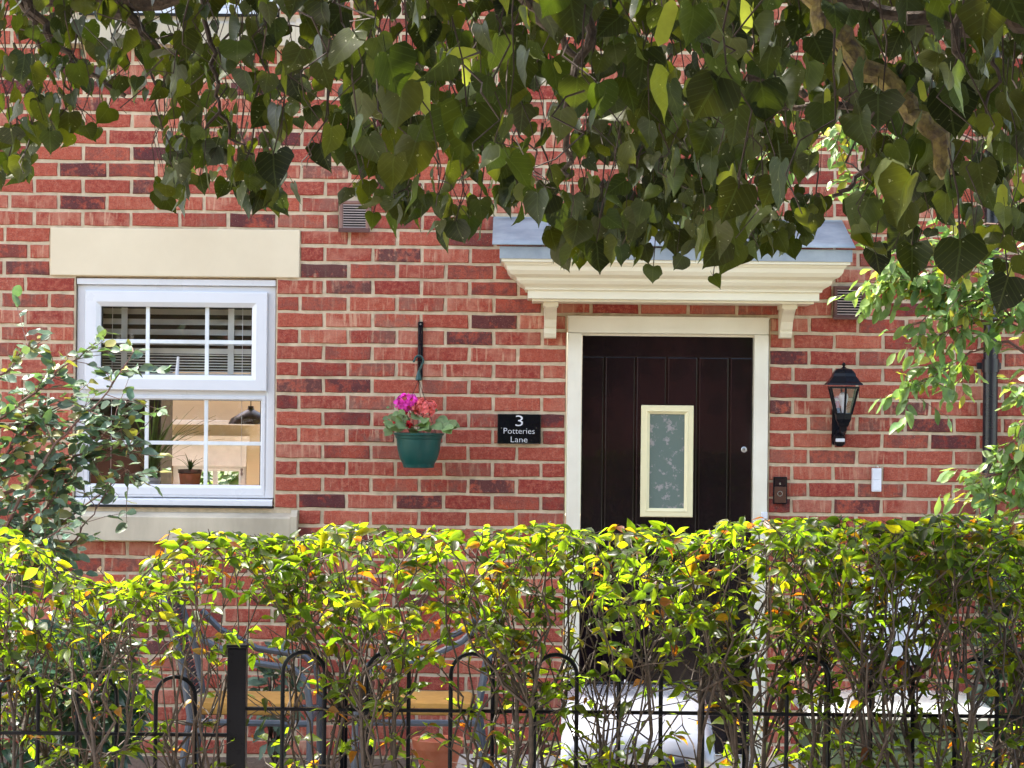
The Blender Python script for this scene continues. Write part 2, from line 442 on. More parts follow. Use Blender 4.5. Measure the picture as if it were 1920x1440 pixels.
# ------------------------------------------------------------------ setting: ground, road
def sheet(name, x0, x1, y0, y1, z, mat):
    mb = MB(); mb.add([(x0, y0, z), (x1, y0, z), (x1, y1, z), (x0, y1, z)], [(0, 1, 2, 3)])
    o = mb.build(name, mat, loc=(0, 0, 0)); return tag(o, kind='structure')
sheet('ground', -150, 150, -150, 150, -.004, M['grass'])
sheet('garden_soil', -4.6, 4.6, -4.75, .05, .0, M['soil'])
g = sheet('garden_paving', -.4, 2.8, -2.6, -.02, .012, M['slab'])
rng = random.Random(3)
mb0 = MB()
for i in range(6):
    for j in range(5):
        x = -.4 + i * .535; y = -2.6 + j * .517
        o = MB().box(x + .005, x + .53, y + .005, y + .511, -.01, .03 + rng.uniform(-.002, .002), .004).build('slab', M['slab'], g)
sheet('pavement', -40, 40, -8.2, -4.75, .02, M['slab'])
sheet('road', -40, 40, -14.5, -8.35, -.09 + .1, M['asphalt'])
tag(MB().box(-40, 40, -8.35, -8.2, -.05, .10, .01).build('kerb', M['kerb']), kind='structure')
sheet('far_pavement', -40, 40, -17, -14.5, .04, M['slab'])

# ------------------------------------------------------------------ brick house
house = empty('brick_house', (0, 0, 0), 'red brick two storey house with cream stone lintels and a dark panelled front door', 'house')
PX = px(0)
def wx(u, v=750): return P(u, v).x
def wz(v, u=515): return P(u, v).z
ROW0 = wz(522); RH = abs(wz(954) - wz(522)) / 14.0
BW = 91.05 * PX
JE = P(606.5, 700).x; JO = JE + BW / 2
def course_z(i): return ROW0 - i * RH           # upper joint of row i (rows count downwards)
# openings (x0, x1, z0, z1)
WX0, WX1 = wx(139, 740), wx(516, 740)
WZ1, WZ0 = course_z(0), course_z(14) 
DX0, DX1 = wx(1061.5, 800), wx(1441, 800)
DZ1 = P(1250, 594).z
DZ0 = -.02
lint = (wx(95, 470), wx(562, 470), course_z(0), course_z(-3))
sill = (wx(101, 985), wx(558, 985), course_z(16), course_z(14))
USZ1, USZ0 = P(330, 30).z, P(330, 87).z
upsill = (lint[0] + .01, sill[1], USZ0, USZ1)
UWZ0, UWZ1 = USZ1, USZ1 + 1.05
openings = [(WX0, WX1, WZ0, WZ1), (DX0, DX1, -.1, DZ1), (WX0, WX1, UWZ0, UWZ1)]
HX0, HX1, HTOP = -4.7, 4.4, 5.05
LXH = HX1
# mortar wall with real openings
def wall_with_openings(name, y0, y1, ops, x0, x1, z0, z1, mat, parent):
    xs = sorted({x0, x1} | {o[0] for o in ops} | {o[1] for o in ops}); zs = sorted({z0, z1} | {max(o[2], z0) for o in ops} | {o[3] for o in ops})
    mb = MB()
    def inside(x, z): return any(o[0] < x < o[1] and o[2] < z < o[3] for o in ops)
    for a, b in zip(xs, xs[1:]):
        for c, d in zip(zs, zs[1:]):
            if inside((a + b) / 2, (c + d) / 2): continue
            for y in (y0, y1): mb.add([(a, y, c), (b, y, c), (b, y, d), (a, y, d)], [(0, 1, 2, 3)])
            for (p, q, nx, nz) in (((a, c), (a, d), a - .001, (c + d) / 2), ((b, c), (b, d), b + .001, (c + d) / 2), ((a, c), (b, c), (a + b) / 2, c - .001), ((a, d), (b, d), (a + b) / 2, d + .001)):
                if inside(nx, nz) or not (x0 < nx < x1 and z0 < nz < z1):
                    mb.add([(p[0], y0, p[1]), (p[0], y1, p[1]), (q[0], y1, q[1]), (q[0], y0, q[1])], [(0, 1, 2, 3)])
    me = bpy.data.meshes.new(name); me.from_pydata(mb.v, [], mb.f)
    bm = bmesh.new(); bm.from_mesh(me); bmesh.ops.remove_doubles(bm, verts=bm.verts[:], dist=1e-5); bmesh.ops.recalc_face_normals(bm, faces=bm.faces[:]); bm.to_mesh(me); bm.free()
    me.materials.append(mat); o = bpy.data.objects.new(name, me); col.objects.link(o); o.parent = parent; return o
wall_with_openings('wall', .0055, .27, openings, HX0, HX1, -.2, HTOP, M['mortar'], house)
# bricks
def brick_mesh(seed, w, h):
    rng = random.Random(seed); mb = MB()
    xs = [-.5, -.17, .17, .5]
    ring = [(x * w, -h / 2) for x in xs] + [(w / 2, 0)] + [(x * w, h / 2) for x in xs[::-1]] + [(-w / 2, 0)]
    out = []
    for i, (x, z) in enumerate(ring):
        x += rng.uniform(-.0022, .0016); z += rng.uniform(-.0023, .0019); out.append((x, z))
    n = len(out); V = []
    for inset, y in ((.0035, 0), (.0, .0042), (.0, .02)):
        for x, z in out:
            V.append((x - math.copysign(inset, x) if abs(x) > w * .4 else x, y + (rng.uniform(-.0006, .0006) if y == 0 else 0), z - (math.copysign(inset, z) if abs(z) > h * .3 else 0)))
    Fc = [tuple(range(n))]
    for r in range(2):
        for i in range(n):
            j = (i + 1) % n; Fc.append((r * n + i, (r + 1) * n + i, (r + 1) * n + j, r * n + j))
    return V, Fc
FULLW, BH = BW - .0142, RH - .0138
BV = [brick_mesh(i, FULLW, BH) for i in range(10)]
BME = []
for i, (V, Fc) in enumerate(BV):
    me = bpy.data.meshes.new('brick'); me.from_pydata(V, [], Fc); me.materials.append(M['brick']); tint_attr(me); me.validate(); BME.append(me)
def brick_tint(rng, special):
    dark = 0.02
    if special is not None: dark = special
    else:
        r = rng.random()
        if r < .06: dark = rng.uniform(.6, .95)
        elif r < .28: dark = rng.uniform(.3, .5)
        else: dark = rng.uniform(0, .15)
    pale = rng.random() ** 2.0 * .95; hue = rng.uniform(.0, 1.0)
    return (dark, pale, hue)
blocks = [lint, sill, upsill, (sill[0], sill[1], course_z(14) - .001, course_z(14) + .0)]
vents = [(P(637, 405).x, P(693, 405).x, P(665, 435).z, P(665, 377).z), (P(1562, 565).x, P(1621, 565).x, P(1590, 598).z, P(1590, 537).z)]
holes = openings + [lint, sill, upsill] + vents
darkspots = [(285, 290, 1), (150, 318, .9), (140, 380, .9), (268, 352, .7), (455, 412, .8), (600, 508, .95), (650, 540, .6), (745, 480, .7), (927, 602, 1.0),
             (600, 735, .6), (680, 737, .7), (840, 725, .4), (925, 912, .8), (620, 940, .9), (790, 942, .7), (1505, 668, .9), (1750, 700, .7), (1700, 775, .6),
             (1740, 590, .6), (1600, 810, .5), (1625, 925, .5), (70, 500, .6), (50, 640, .7), (1800, 960, .4), (730, 358, .8), (1120, 235, .8), (1160, 350, .8), (1230, 270, .7), (165, 165, 1), (140, 130, .9), (20, 160, .8)]
rng = random.Random(11)
cand = []
for i in range(-26, 42):
    z1 = course_z(i); z0 = course_z(i + 1); zc = (z0 + z1) / 2
    if z1 > HTOP - .03 or z0 < -.12: continue
    ints = [(HX0 + .02, LXH - .01)]
    for (a, b, c, d) in holes:
        if c - RH * .22 < zc < d + RH * .22 or (c < zc + RH * .25 and d > zc - RH * .25):
            ints = [seg for s0, s1 in ints for seg in ((s0, min(s1, a - .004)), (max(s0, b + .004), s1)) if seg[1] - seg[0] > .012]
    base = JE if i % 2 == 0 else JO
    joints = [base + BW * k for k in range(-26, 26)]
    rr = zc < DZ1 + .05
    if i % 2 and rr:      # cut bricks beside the door
        joints = [j for j in joints if j < DX1 - .05 or j > wx(1700)] + [wx(1486), wx(1563.5), wx(1655)]
    if -3 <= i < 16:
        cut = {0: 45, 1: 90}[i % 2]
        joints = [j for j in joints if j > lint[0] + .1 or j < wx(-40)] + [wx(cut), wx(cut - 91)] 
        if i < 0: joints = [j for j in joints if not (wx(-20) < j < lint[0])] + [wx(5 if i % 2 else 50)]
    joints = sorted(joints)
    for s0, s1 in ints:
        pts = [s0 - .005] + [j for j in joints if s0 + .035 < j < s1 - .035] + [s1 + .005]
        for a, b in zip(pts, pts[1:]):
            w = b - a - .0142 + rng.uniform(-.002, .001)
            if w < .02: continue
            cand.append((i, (a + b) / 2, zc, w))
items = []
for (i, xc, zc, w) in cand:
    u, v, d = pix((xc, 0, zc))
    special = None
    for du, dv, dk in darkspots:
        if abs(du - u) < 40 and abs(dv - v) < 14: special = dk
    t = brick_tint(rng, special)
    if special is None and t[0] > .5 and 300 < v < 1000 and rng.random() < .6: t = (.1, t[1], t[2])
    s = 1.0
    if not (0 < u < 1920 and 0 < v < 1440): s = 0
    elif v < 300: s = .3
    elif v > 1010: s = .35
    elif u > 1600 and v < 640: s = .4
    elif u < 140 and v > 620: s = .5
    s *= min(w / FULLW, 1.1) + .001
    items.append((s, i, xc, zc, w, t, rng.randrange(10), rng.uniform(-.0012, .0012)))
order = sorted(range(len(items)), key=lambda k: -items[k][0])
topb = set(order[:300])
V = []; Fc = []; T = []; n0 = 0
for k, (s, i, xc, zc, w, t, var, dy) in enumerate(items):
    sx = w / FULLW; zj = rng.uniform(-.0012, .0012); hz = rng.uniform(.965, 1.01)
    if k in topb:
        o = bpy.data.objects.new('brick', BME[var]); col.objects.link(o); o.parent = house
        o.location = (xc, dy, zc + zj); o.scale = (sx, 1, hz); o.color = (t[0], t[1], t[2], 1)
        o.rotation_euler = (0, rng.uniform(-.006, .006), 0)
    else:
        v, f = BV[var]; a = np.array(v) * [sx, 1, hz] + [xc, dy, zc + zj]
        V.append(a); Fc += [tuple(q + n0 for q in x) for x in f]; n0 += len(v); T.append(np.tile([t[0], t[1], t[2], 1], (len(v), 1)))
V = np.concatenate(V); me = bpy.data.meshes.new('brickwork'); me.from_pydata(V.tolist(), [], Fc); me.materials.append(M['brick']); tint_attr(me, np.concatenate(T)); me.validate()
o = bpy.data.objects.new('brickwork', me); col.objects.link(o); o.parent = house; o['kind'] = 'stuff'

# stone
MB().box(lint[0], lint[1], -.006, .12, lint[2] + .004, lint[3] - .004, .004).build('lintel', M['stone'], house)
def sill_part(x0, x1, z0, z1, name='window_sill'):
    mb = MB(); zt = z1 - .008
    mb.prism([(.12, zt), (.03, zt - .004), (-.045, zt - .028), (-.052, zt - .034), (-.052, z0 + .002), (.12, z0 + .002)], x0 + .03, x1 - .03)
    mb.prism([(.12, zt + .002), (-.0035, zt + .002), (-.0530, zt - .026), (-.0530, z0), (.12, z0)], x0, x0 + .029)
    mb.prism([(.12, zt + .002), (-.0035, zt + .002), (-.0530, zt - .026), (-.0530, z0), (.12, z0)], x1 - .029, x1)
    return mb.build(name, M['sill_stone'], house)
sill_part(*sill); sill_part(*upsill)

# ---- window
def frame_ring(mb, x0, x1, z0, z1, w, y0, y1, slope=.012, wb=None):
    """mitred picture frame with a sloped inner edge"""
    wb = wb or w
    o = [(x0, z0), (x1, z0), (x1, z1), (x0, z1)]
    i1 = [(x0 + w * .70, z0 + wb * .70), (x1 - w * .70, z0 + wb * .70), (x1 - w * .70, z1 - w * .70), (x0 + w * .70, z1 - w * .70)]
    i2 = [(x0 + w, z0 + wb), (x1 - w, z0 + wb), (x1 - w, z1 - w), (x0 + w, z1 - w)]
    s = .0035
    e = [(x0 + s, z0 + s), (x1 - s, z0 + s), (x1 - s, z1 - s), (x0 + s, z1 - s)]
    rings = [(o, y1), (o, y0 + s), (e, y0), (i1, y0), (i2, y0 + slope), (i2, y1)]
    vs = [(x, y, z) for r, y in rings for x, z in r]
    fs = []
    for r in range(len(rings)):
        r2 = (r + 1) % len(rings)
        for k in range(4):
            k2 = (k + 1) % 4; fs.append((r * 4 + k, r * 4 + k2, r2 * 4 + k2, r2 * 4 + k))
    mb.add(vs, fs); return mb
def window(x0, x1, z0, z1, label=None):
    w = empty('window', ((x0 + x1) / 2, .03, z0)); WM[w.name] = Matrix.Translation(w.location); w.parent = house
    if label: w['label'] = label
    H = z1 - z0; k = H / (WZ1 - WZ0)
    yf = .030
    zh = z1 - .0                       # head
    u_ = lambda px_: (px_) * PX
    x0i, x1i = x0 + .004, x1 - .004
    zt = z1 - u_(17) ; zb = z0 + u_(19)
    # outer frame
    zm1, zm0 = z1 - H * (735 - 524) / 430.0, z1 - H * (752 - 524) / 430.0
    mb = MB()
    frame_ring(mb, x0i, x1i, zb, z1 - u_(15), u_(19), yf, yf + .065, .006)
    mb.box(x0i + u_(18), x1i - u_(18), yf + .003, yf + .06, zm0 + .006, zm1 + .006)
    mb.build('frame', M['upvc'], w)
    MB().box(x0i, x1i, yf - .018, yf + .03, z1 - u_(14.5), z1 - u_(3), .003).build('head_drip', M['upvc'], w)
    mb = MB(); mb.prism([(yf + .05, zb - .001), (yf - .028, zb - .006), (yf - .036, zb - .012), (yf - .036, zb - .034), (yf + .05, zb - .034)], x0i + .004, x1i - .004)
    mb.build('cill', M['upvc'], w)
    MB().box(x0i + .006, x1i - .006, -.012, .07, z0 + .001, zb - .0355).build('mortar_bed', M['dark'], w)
    # sash (upper, opening)
    sx0, sx1 = x0 + u_(18), x1 - u_(17)
    sz1, sz0 = z1 - H * (550 - 524) / 430.0, zm1
    mb = MB(); frame_ring(mb, sx0, sx1, sz0, sz1, u_(29), yf - .022, yf + .04, .012); mb.build('sash', M['upvc'], w)
    gx0, gx1, gz0, gz1 = sx0 + u_(29), sx1 - u_(29), sz0 + u_(29), sz1 - u_(29)
    lx0, lx1 = x0 + u_(27), x1 - u_(28)
    lz1, lz0 = zm0, zb + u_(24)
    mb = MB(); frame_ring(mb, lx0 - u_(9), lx1 + u_(9), lz0 - u_(20), lz1 + u_(8), u_(9), yf - .004, yf + .05, .010, wb=u_(20)); mb.build('fixed_frame', M['upvc'], w)
    for (a, b, c, d, y) in ((gx0, gx1, gz0, gz1, yf + .008), (lx0, lx1, lz0, lz1, yf + .012)):
        v1, v2 = x0 + (273.5 - 140) / 375 * (x1 - x0), x0 + (384.5 - 140) / 375 * (x1 - x0)
        hz = c + (d - c) * .49; hw = u_(3.6)
        xs = [a, v1 - hw, v1 + hw, v2 - hw, v2 + hw, b]; zs = [c, hz - hw, hz + hw, d]
        for p, q in ((1, 2), (3, 4)): MB().box(xs[p], xs[q], y - .004, y + .010, c, d, .0015).build('glazing_bar', M['bar_white'], w)
        for p, q in ((0, 1), (2, 3), (4, 5)): MB().box(xs[p], xs[q], y - .0035, y + .0095, zs[1], zs[2], .0015).build('glazing_bar', M['bar_white'], w)
        for p, q in ((0, 1), (2, 3), (4, 5)):
            for r, s in ((0, 1), (2, 3)):
                mb = MB(); tl = rng.uniform(-.0006, .0006)
                yy = y + .001
                mb.add([(xs[p], yy, zs[r]), (xs[q], yy + tl, zs[r]), (xs[q], yy + tl, zs[s]), (xs[p], yy, zs[s])], [(0, 1, 2, 3)])
                mb.build('pane', M['clear'], w)
        # black seal round the glass
        mb = MB(); t = .004
        mb.box(a, b, y - .001, y + .02, d - t, d - .0002); mb.box(a, a + t, y - .0012, y + .02, c, d - t); mb.box(b - t, b, y - .0012, y + .02, c, d - t)
        mb.build('seal', M['seal'], w)
    return w, (gx0, gx1, gz0, gz1), (lx0, lx1, lz0, lz1)
win, G1, G2 = window(WX0, WX1, WZ0, WZ1)
window(WX0, WX1, UWZ0, UWZ1)
# handle of the opening sash, seen through the glass
MB().tube([(P(331, 704, .06).x, .068, G1[2] - .005), (P(332, 690, .06).x, .066, G1[2] + .03), (P(334, 668, .06).x, .064, G1[2] + .085)], [.009, .008, .006], 8).build('window_handle', M['upvc'], win, smooth=True)

# ---- room behind the window
fy = .27
MB().box(HX0 + .28, HX1 - .3, fy, 4.4, -.02, .0).build('floor', M['floor'], house)
MB().box(HX0 + .28, HX1 - .3, fy, 2.6, 2.50, 2.62).build('ceiling', M['ceiling'], house)
bw = [(P(322, 890, 4.4).x, P(462, 890, 4.4).x, .55, P(390, 868, 4.4).z), (-4.2, P(300, 890, 4.4).x - .9, .1, 2.1), (-.6, 2.6, .9, 2.1)]
wall_with_openings('back_wall', 4.4, 4.65, bw, HX0, HX1, -.1, 2.62, M['interior_wall'], house)
MB().box(HX0 + .281, HX1 - .281, 2.35, 2.6, 2.621, HTOP).build('back_wall', M['far_brick'], house)
for sx in (HX0, HX1 - .28):
    MB().box(sx + .002, sx + .28, fy + .001, 2.599, -.1, HTOP).build('side_wall', M['far_brick'], house)
    MB().box(sx + .003, sx + .28, 2.601, 4.399, -.1, .75).build('added_extension_wall', M['far_brick'], house)  # low-walled, open-topped extension added to let daylight brighten the room
for k in range(14):
    xx = HX0 + .1 + k * (HX1 - HX0 - .2) / 13
    MB().box(xx - .03, xx + .03, 2.601, 4.64, 2.625, 2.70, .004).build('added_rafter', M['upvc'], house)  # open roof of the added extension, daylight falls through
MB().box(HX0 + .3, .045, 2.2, 2.3, 1.79, 2.499).build('slat_gap_backing', M['cabinet'], house)  # added dark board, makes the gaps between the blind slats read black
MB().box(.05, .15, fy + .001, 2.6, 0, 2.5).build('partition_wall', M['interior_wall'], house)
mb = MB(); a, b, c, d = bw[0]
frame_ring(mb, a + .004, b - .004, c, d - .004, .05, 4.42, 4.48); mb.box(a + .05, b - .05, 4.43, 4.47, c + .42, c + .46); mb.box((a + b) / 2 + .02, (a + b) / 2 + .05, 4.431, 4.469, c + .05, d - .05)
mb.build('back_window_frame', M['upvc'], house)
# pelmet bands, cornice and pale blind over the back window
MB().box(a - .3, b + .05, 4.30, 4.399, P(390, 792, 4.35).z - .015, P(390, 792, 4.35).z + .015, .003).build('picture_rail', M['ceiling'], house)
MB().box(a - .02, b + .02, 4.33, 4.395, P(390, 826, 4.35).z - .02, P(390, 817, 4.35).z, .003).build('pelmet', M['cream'], house)
MB().box(a, b, 4.36, 4.39, d - .02, P(390, 828, 4.35).z, .003).build('roller_blind', M['ceiling'], house)
MB().box(P(120, 800, 2.9).x, P(312, 800, 2.9).x, 2.7, 3.15, 0, 2.15, .01).build('dark_reflection_block', M['cabinet'])  # added dark block, stands in for a dark reflection in the left panes
tag(bpy.data.objects['dark_reflection_block'], 'dark block added in the room as the dark reflection in the left panes', 'cabinet')
# eaves and roof
mb = MB()
mb.prism([(-.35, HTOP + .02), (-.35, HTOP + .10), (1.35, HTOP + 1.2), (3.0, HTOP + .10), (3.0, HTOP + .02)], HX0 - .2, HX1 + .2)
mb.build('roof', M['roof'], house)
MB().box(HX0 - .2, HX1 + .2, -.38, -.352, HTOP - .06, HTOP + .10, .004).build('fascia_board', M['upvc'], house)
mb = MB(); mb.tube([(HX0 - .2, -.44, HTOP + .02), (HX1 + .2, -.44, HTOP + .02)], .055, 10); mb.build('gutter', M['pipe'], house, smooth=True)

# ---- drainpipe
dp = empty('downpipe', (P(1856.5, 800, -.06).x, -.06, 0)); WM[dp.name] = Matrix.Translation(dp.location); dp.parent = house
px_ = P(1856.5, 800, -.06).x
MB().tube([(px_, -.058, .04), (px_, -.058, HTOP - .02)], .034, 16).build('pipe', M['pipe'], dp, smooth=True)
for zv in (686, 1010, 330):
    z = P(1856, zv, -.05).z
    mb = MB(); mb.tube([(px_, -.058, z - .03), (px_, -.058, z + .03)], .040, 16); mb.box(px_ - .055, px_ + .055, -.03, -.004, z - .015, z + .015, .003); mb.build('clip', M['pipe'], dp, smooth=True)

# ---- door
door_y = .045
MBF = MB()
fzt = DZ1 - .004
x0, x1 = DX0 + .004, DX1 - .004
jw = 26.5 * PX; hw = 30 * PX
df = empty('door_frame', ((x0 + x1) / 2, 0, 0)); WM[df.name] = Matrix.Translation(df.location); df.parent = house
MB().box(x0, x0 + jw, -.012, .09, -.02, fzt - hw - .0015, .003).build('jamb', M['cream'], df)
MB().box(x1 - jw, x1, -.012, .09, -.02, fzt - hw - .0015, .003).build('jamb', M['cream'], df)
MB().box(x0, x1, -.013, .09, fzt - hw, fzt, .003).build('head', M['cream'], df)
MB().box(x0 - .002, x1 + .002, -.022, -.010, fzt - .004, fzt + .004, .001).build('drip_strip', M['cream'], df)
MB().box(x0 + jw - .0, x1 - jw, .02, .075, fzt - hw - .012, fzt - hw - .001).build('rebate', M['cream'], df)
MB().box(x0 + jw, x1 - jw, -.05, .09, -.02, .025, .003).build('threshold', M['metal'], df)
door = empty('front_door', ((x0 + x1) / 2, door_y, .03)); WM[door.name] = Matrix.Translation(door.location); door.parent = house
door['label'] = 'black aubergine panelled door'
lx0, lx1 = x0 + jw + .003, x1 - jw - .003; lz1 = fzt - hw - .004
gz = P(1250, 670, door_y).z
MB().box(lx0, lx1, door_y, door_y + .04, .03, lz1 , .002).build('door_leaf', M['door_paint'], door)
gx = [lx0] + [P(u, 800, door_y).x for u in (1132.5, 1191, 1249.5, 1308, 1366.5)] + [lx1]
wz1, wz0 = P(1250, 760, door_y).z, P(1250, 969, door_y).z; wxa, wxb = P(1201, 860, door_y).x, P(1299, 860, door_y).x
for i in range(6):
    a, b = gx[i] + (.0 if i == 0 else .0045), gx[i + 1] - (.0 if i == 5 else .0045)
    segs = [(.035, gz)]
    for (s0, s1) in segs:
        mb = MB(); mb.box(a, b, door_y - .010, door_y + .001, s0, s1, .0045); mb.build('board', M['door_paint'], door)
MB().box(lx0, lx1, door_y - .010, door_y + .001, gz + .0005, lz1 - .002, .0022).build('top_rail', M['door_paint'], door)
dwn = MB(); frame_ring(dwn, wxa, wxb, wz0, wz1, 16.5 * PX, door_y - .028, door_y - .001, .010); dwn.build('window_surround', M['cream_bright'], door)
mb = MB(); k = 9 * PX
frame_ring(mb, wxa + k, wxb - k, wz0 + k, wz1 - k, 3.2 * PX, door_y - .0305, door_y - .018, .003); mb.build('bead', M['cream_bright'], door)
MB().box(wxa + .03, wxb - .03, door_y - .0150, door_y - .0110, wz0 + .03, wz1 - .03).build('obscure_pane', M['obscure'], door)
c = P(1395, 843, door_y - .0105)
MB().lathe((0, 0, 0), [(.0135, 0), (.0135, .004), (.010, .006)], 20).build('lock', M['metal'], door, smooth=True)
lk = bpy.data.objects['lock']; lk.matrix_local = wmat(door).inverted() @ (Matrix.Translation(c) @ Matrix.Rotation(R(90), 4, 'X'))
MB().box(c.x - .0015, c.x + .0015, c.y - .0085, c.y - .0055, c.z - .005, c.z + .005).build('keyhole', M['dark'], door)
a, b = P(1233, 1090, door_y - .01), P(1300, 1104, door_y - .01)
lp = P(1233, 1077, door_y).z
MB().box(a.x, b.x + .03, door_y - .020, door_y - .0095, b.z, lp, .004).build('letter_plate', M['metal'], door)
a = P(1427, 960, -.013); b = P(1438.5, 976, -.013)
tag(MB().box(a.x, b.x, -.030, -.0125, b.z, a.z, .003).build('door_contact', M['white_plastic']), 'small white contact sensor stuck on the right door jamb just above the hedge', 'sensor')

# ---- canopy
can = empty('door_canopy', (P(1262, 500, -.2).x, 0, P(1262, 560, -.2).z)); WM[can.name] = Matrix.Translation(can.location); can.parent = house
cx0, cx1 = P(990, 556, -.27).x, P(1536, 560, -.27).x
cz0 = P(1262, 562, -.27).z; cz1 = P(1262, 484, -.39).z
# moulding profile: overhang o, height fraction
prof = [(0, 0), (0, .20), (.012, .22), (.012, .26), (.018, .30), (.038, .36), (.050, .44), (.052, .50), (.060, .53), (.078, .58), (.092, .68), (.097, .78), (.104, .82), (.108, .86), (.120, .88), (.120, 1.0)]
yb = -.27; hh = cz1 - cz0
V = []; Fc = []
for o_, f in prof:
    z = cz0 + f * hh
    V += [(cx0 - o_, -.001, z), (cx0 - o_, yb - o_, z), (cx1 + o_, yb - o_, z), (cx1 + o_, -.001, z)]
for i in range(len(prof) - 1):
    for k in range(3): Fc.append((i * 4 + k, i * 4 + k + 1, (i + 1) * 4 + k + 1, (i + 1) * 4 + k))
Fc.append((0, 1, 2, 3)); m_ = (len(prof) - 1) * 4; Fc.append((m_, m_ + 1, m_ + 2, m_ + 3))
mb = MB(); mb.add(V, Fc); mb.build('cornice', M['canopy'], can)
MB().box(cx0 + .02, cx1 - .02, yb + .02, -.002, cz0 - .012, cz0 - .0005, .002).build('soffit', M['canopy'], can)
# lead
ex = .128; ly = yb - .126
lz0 = P(1262, 488, ly).z; lz1 = P(1262, 465, ly).z
mb = MB(); mb.box(cx0 - ex, cx1 + ex, ly, ly + .006, lz0, lz1, .0015); mb.box(cx0 - ex, cx0 - ex + .006, ly + .0065, -.001, lz0 + .001, lz1, .0015); mb.box(cx1 + ex - .006, cx1 + ex, ly + .0065, -.001, lz0 + .001, lz1, .0015)
mb.build('lead_drip', M['lead'], can)
wt = P(1250, 411, -.01).z
lx0_, lx1_ = P(925, 408, -.01).x, P(1580, 418, -.01).x
mb = MB(); V = []
n = 24
rl = random.Random(5)
for r in range(7):
    f = r / 6
    for i in range(n + 1):
        x = lx0_ + (lx1_ - lx0_) * i / n
        V.append((x, -.004 + f * (ly - .010), wt + f * (lz1 + .010 - wt) + rl.uniform(-.0012, .0012)))
for r in range(6):
    for i in range(n): Fc = (r * (n + 1) + i, r * (n + 1) + i + 1, (r + 1) * (n + 1) + i + 1, (r + 1) * (n + 1) + i); mb.f.append(Fc)
mb.v = V
o = mb.build('lead_roof', M['lead'], can, smooth=True)
sm = o.modifiers.new('thick', 'SOLIDIFY'); sm.thickness = .005; sm.offset = -1
MB().box(lx0_ + .002, lx1_ - .002, -.009, -.0015, wt - .012, wt + .004, .001).build('flashing', M['lead'], can)
for u0, u1 in ((1019, 1045), (1462, 1489)):
    xc = P((u0 + u1) / 2, 600, -.1).x; hw_ = .0275
    zt = cz0 - .013; zb = P(u0, 634, -.06).z
    pr = [(-.001, zt), (-.20, zt), (-.20, zt - .022), (-.185, zt - .030), (-.150, zt - .045), (-.105, zt - .075), (-.082, zt - .11), (-.074, (zt + zb) / 2 - .02), (-.070, zb + .022), (-.058, zb + .004), (-.050, zb), (-.001, zb)]
    mb = MB(); mb.prism(pr, xc - hw_, xc + hw_); mb.prism([(y + (0 if y > -.01 else -.006), z + (.0006 if z > zt - .001 else -.0)) for y, z in pr[:2]] + [(-.206, zt - .018), (-.001, zt - .018)], xc - hw_ - .006, xc + hw_ + .006)
    mb.build('bracket', M['canopy'], can)

# ---- air vents
def vent(box, fm, nsl, label):
    x0, x1, z0, z1 = box
    v = empty('air_vent', ((x0 + x1) / 2, 0, z0)); WM[v.name] = Matrix.Translation(v.location); v.parent = house; v['label'] = label
    mb = MB(); frame_ring(mb, x0, x1, z0, z1, .017, -.024, .003, .005); mb.build('vent_frame', fm, v)
    MB().box(x0 + .012, x1 - .012, .0005, .0045, z0 + .012, z1 - .012).build('vent_back', M['dark'], v)
    mb = MB(); mb.prism([(-.003, z0 + .001), (-.038, z0 - .004), (-.038, z0 + .006), (-.0245, z0 + .015), (-.003, z0 + .015)], x0 - .003, x1 + .003); mb.build('vent_hood', M['vent'], v)
    for k in range(nsl):
        z = z0 + .021 + (z1 - z0 - .040) * k / (nsl - 1)
        mb = MB(); mb.prism([(-.0215, z - .0025), (-.0215, z + .0015), (-.010, z + .0028), (-.010, z - .001)], x0 + .0165, x1 - .0165); mb.build('louvre', M['louvre'], v)
vent(vents[0], M['vent_pale'], 10, 'terracotta air vent above the left half of the wall')
vent(vents[1], M['vent'], 10, 'dark brown air vent right of the canopy')

# ------------------------------------------------------------------ house sign
a = P(933, 776, -.012); b = P(1014, 833, -.012)
sg = empty('house_sign', ((a.x + b.x) / 2, -.012, b.z), 'black house sign with 3 Potteries Lane in silver letters', 'sign')
MB().box(a.x, b.x, -.014, -.0015, b.z, a.z, .0035).build('plate', M['sign'], sg)
def text(s, cx, cz, h, wpx, parent, bold=.0):
    c = bpy.data.curves.new('t', 'FONT'); c.body = s; c.size = 1; c.offset = bold - .012; c.resolution_u = 3
    to = bpy.data.objects.new('t', c); col.objects.link(to); bpy.context.view_layer.update()
    me = bpy.data.meshes.new_from_object(to.evaluated_get(bpy.context.evaluated_depsgraph_get())); bpy.data.objects.remove(to)
    a = np.array([v.co[:] for v in me.vertices]); lo = a.min(0); hi = a.max(0)
    w = wpx * PX
    sx = w / (hi[0] - lo[0]); sz = h / (hi[1] - lo[1])
    vs = [((v[0] - lo[0]) * sx - w / 2, 0, (v[1] - lo[1]) * sz - h / 2) for v in a]
    me2 = bpy.data.meshes.new('lettering'); me2.from_pydata(vs, [], [tuple(p.vertices) for p in me.polygons]); me2.materials.append(M['sign_text'])
    o = bpy.data.objects.new('lettering', me2); col.objects.link(o)
    place(o, Matrix.Translation((cx, -.0150, cz)), parent); return o
cx = (a.x + b.x) / 2
text('3', cx, P(973, 789, -.015).z, 20 * PX, 14, sg, .004)
text('Potteries', cx, P(973, 808, -.015).z, 10.5 * PX, 58, sg, .0)
text('Lane', cx, P(973, 824, -.015).z, 10.5 * PX, 31, sg, .0)
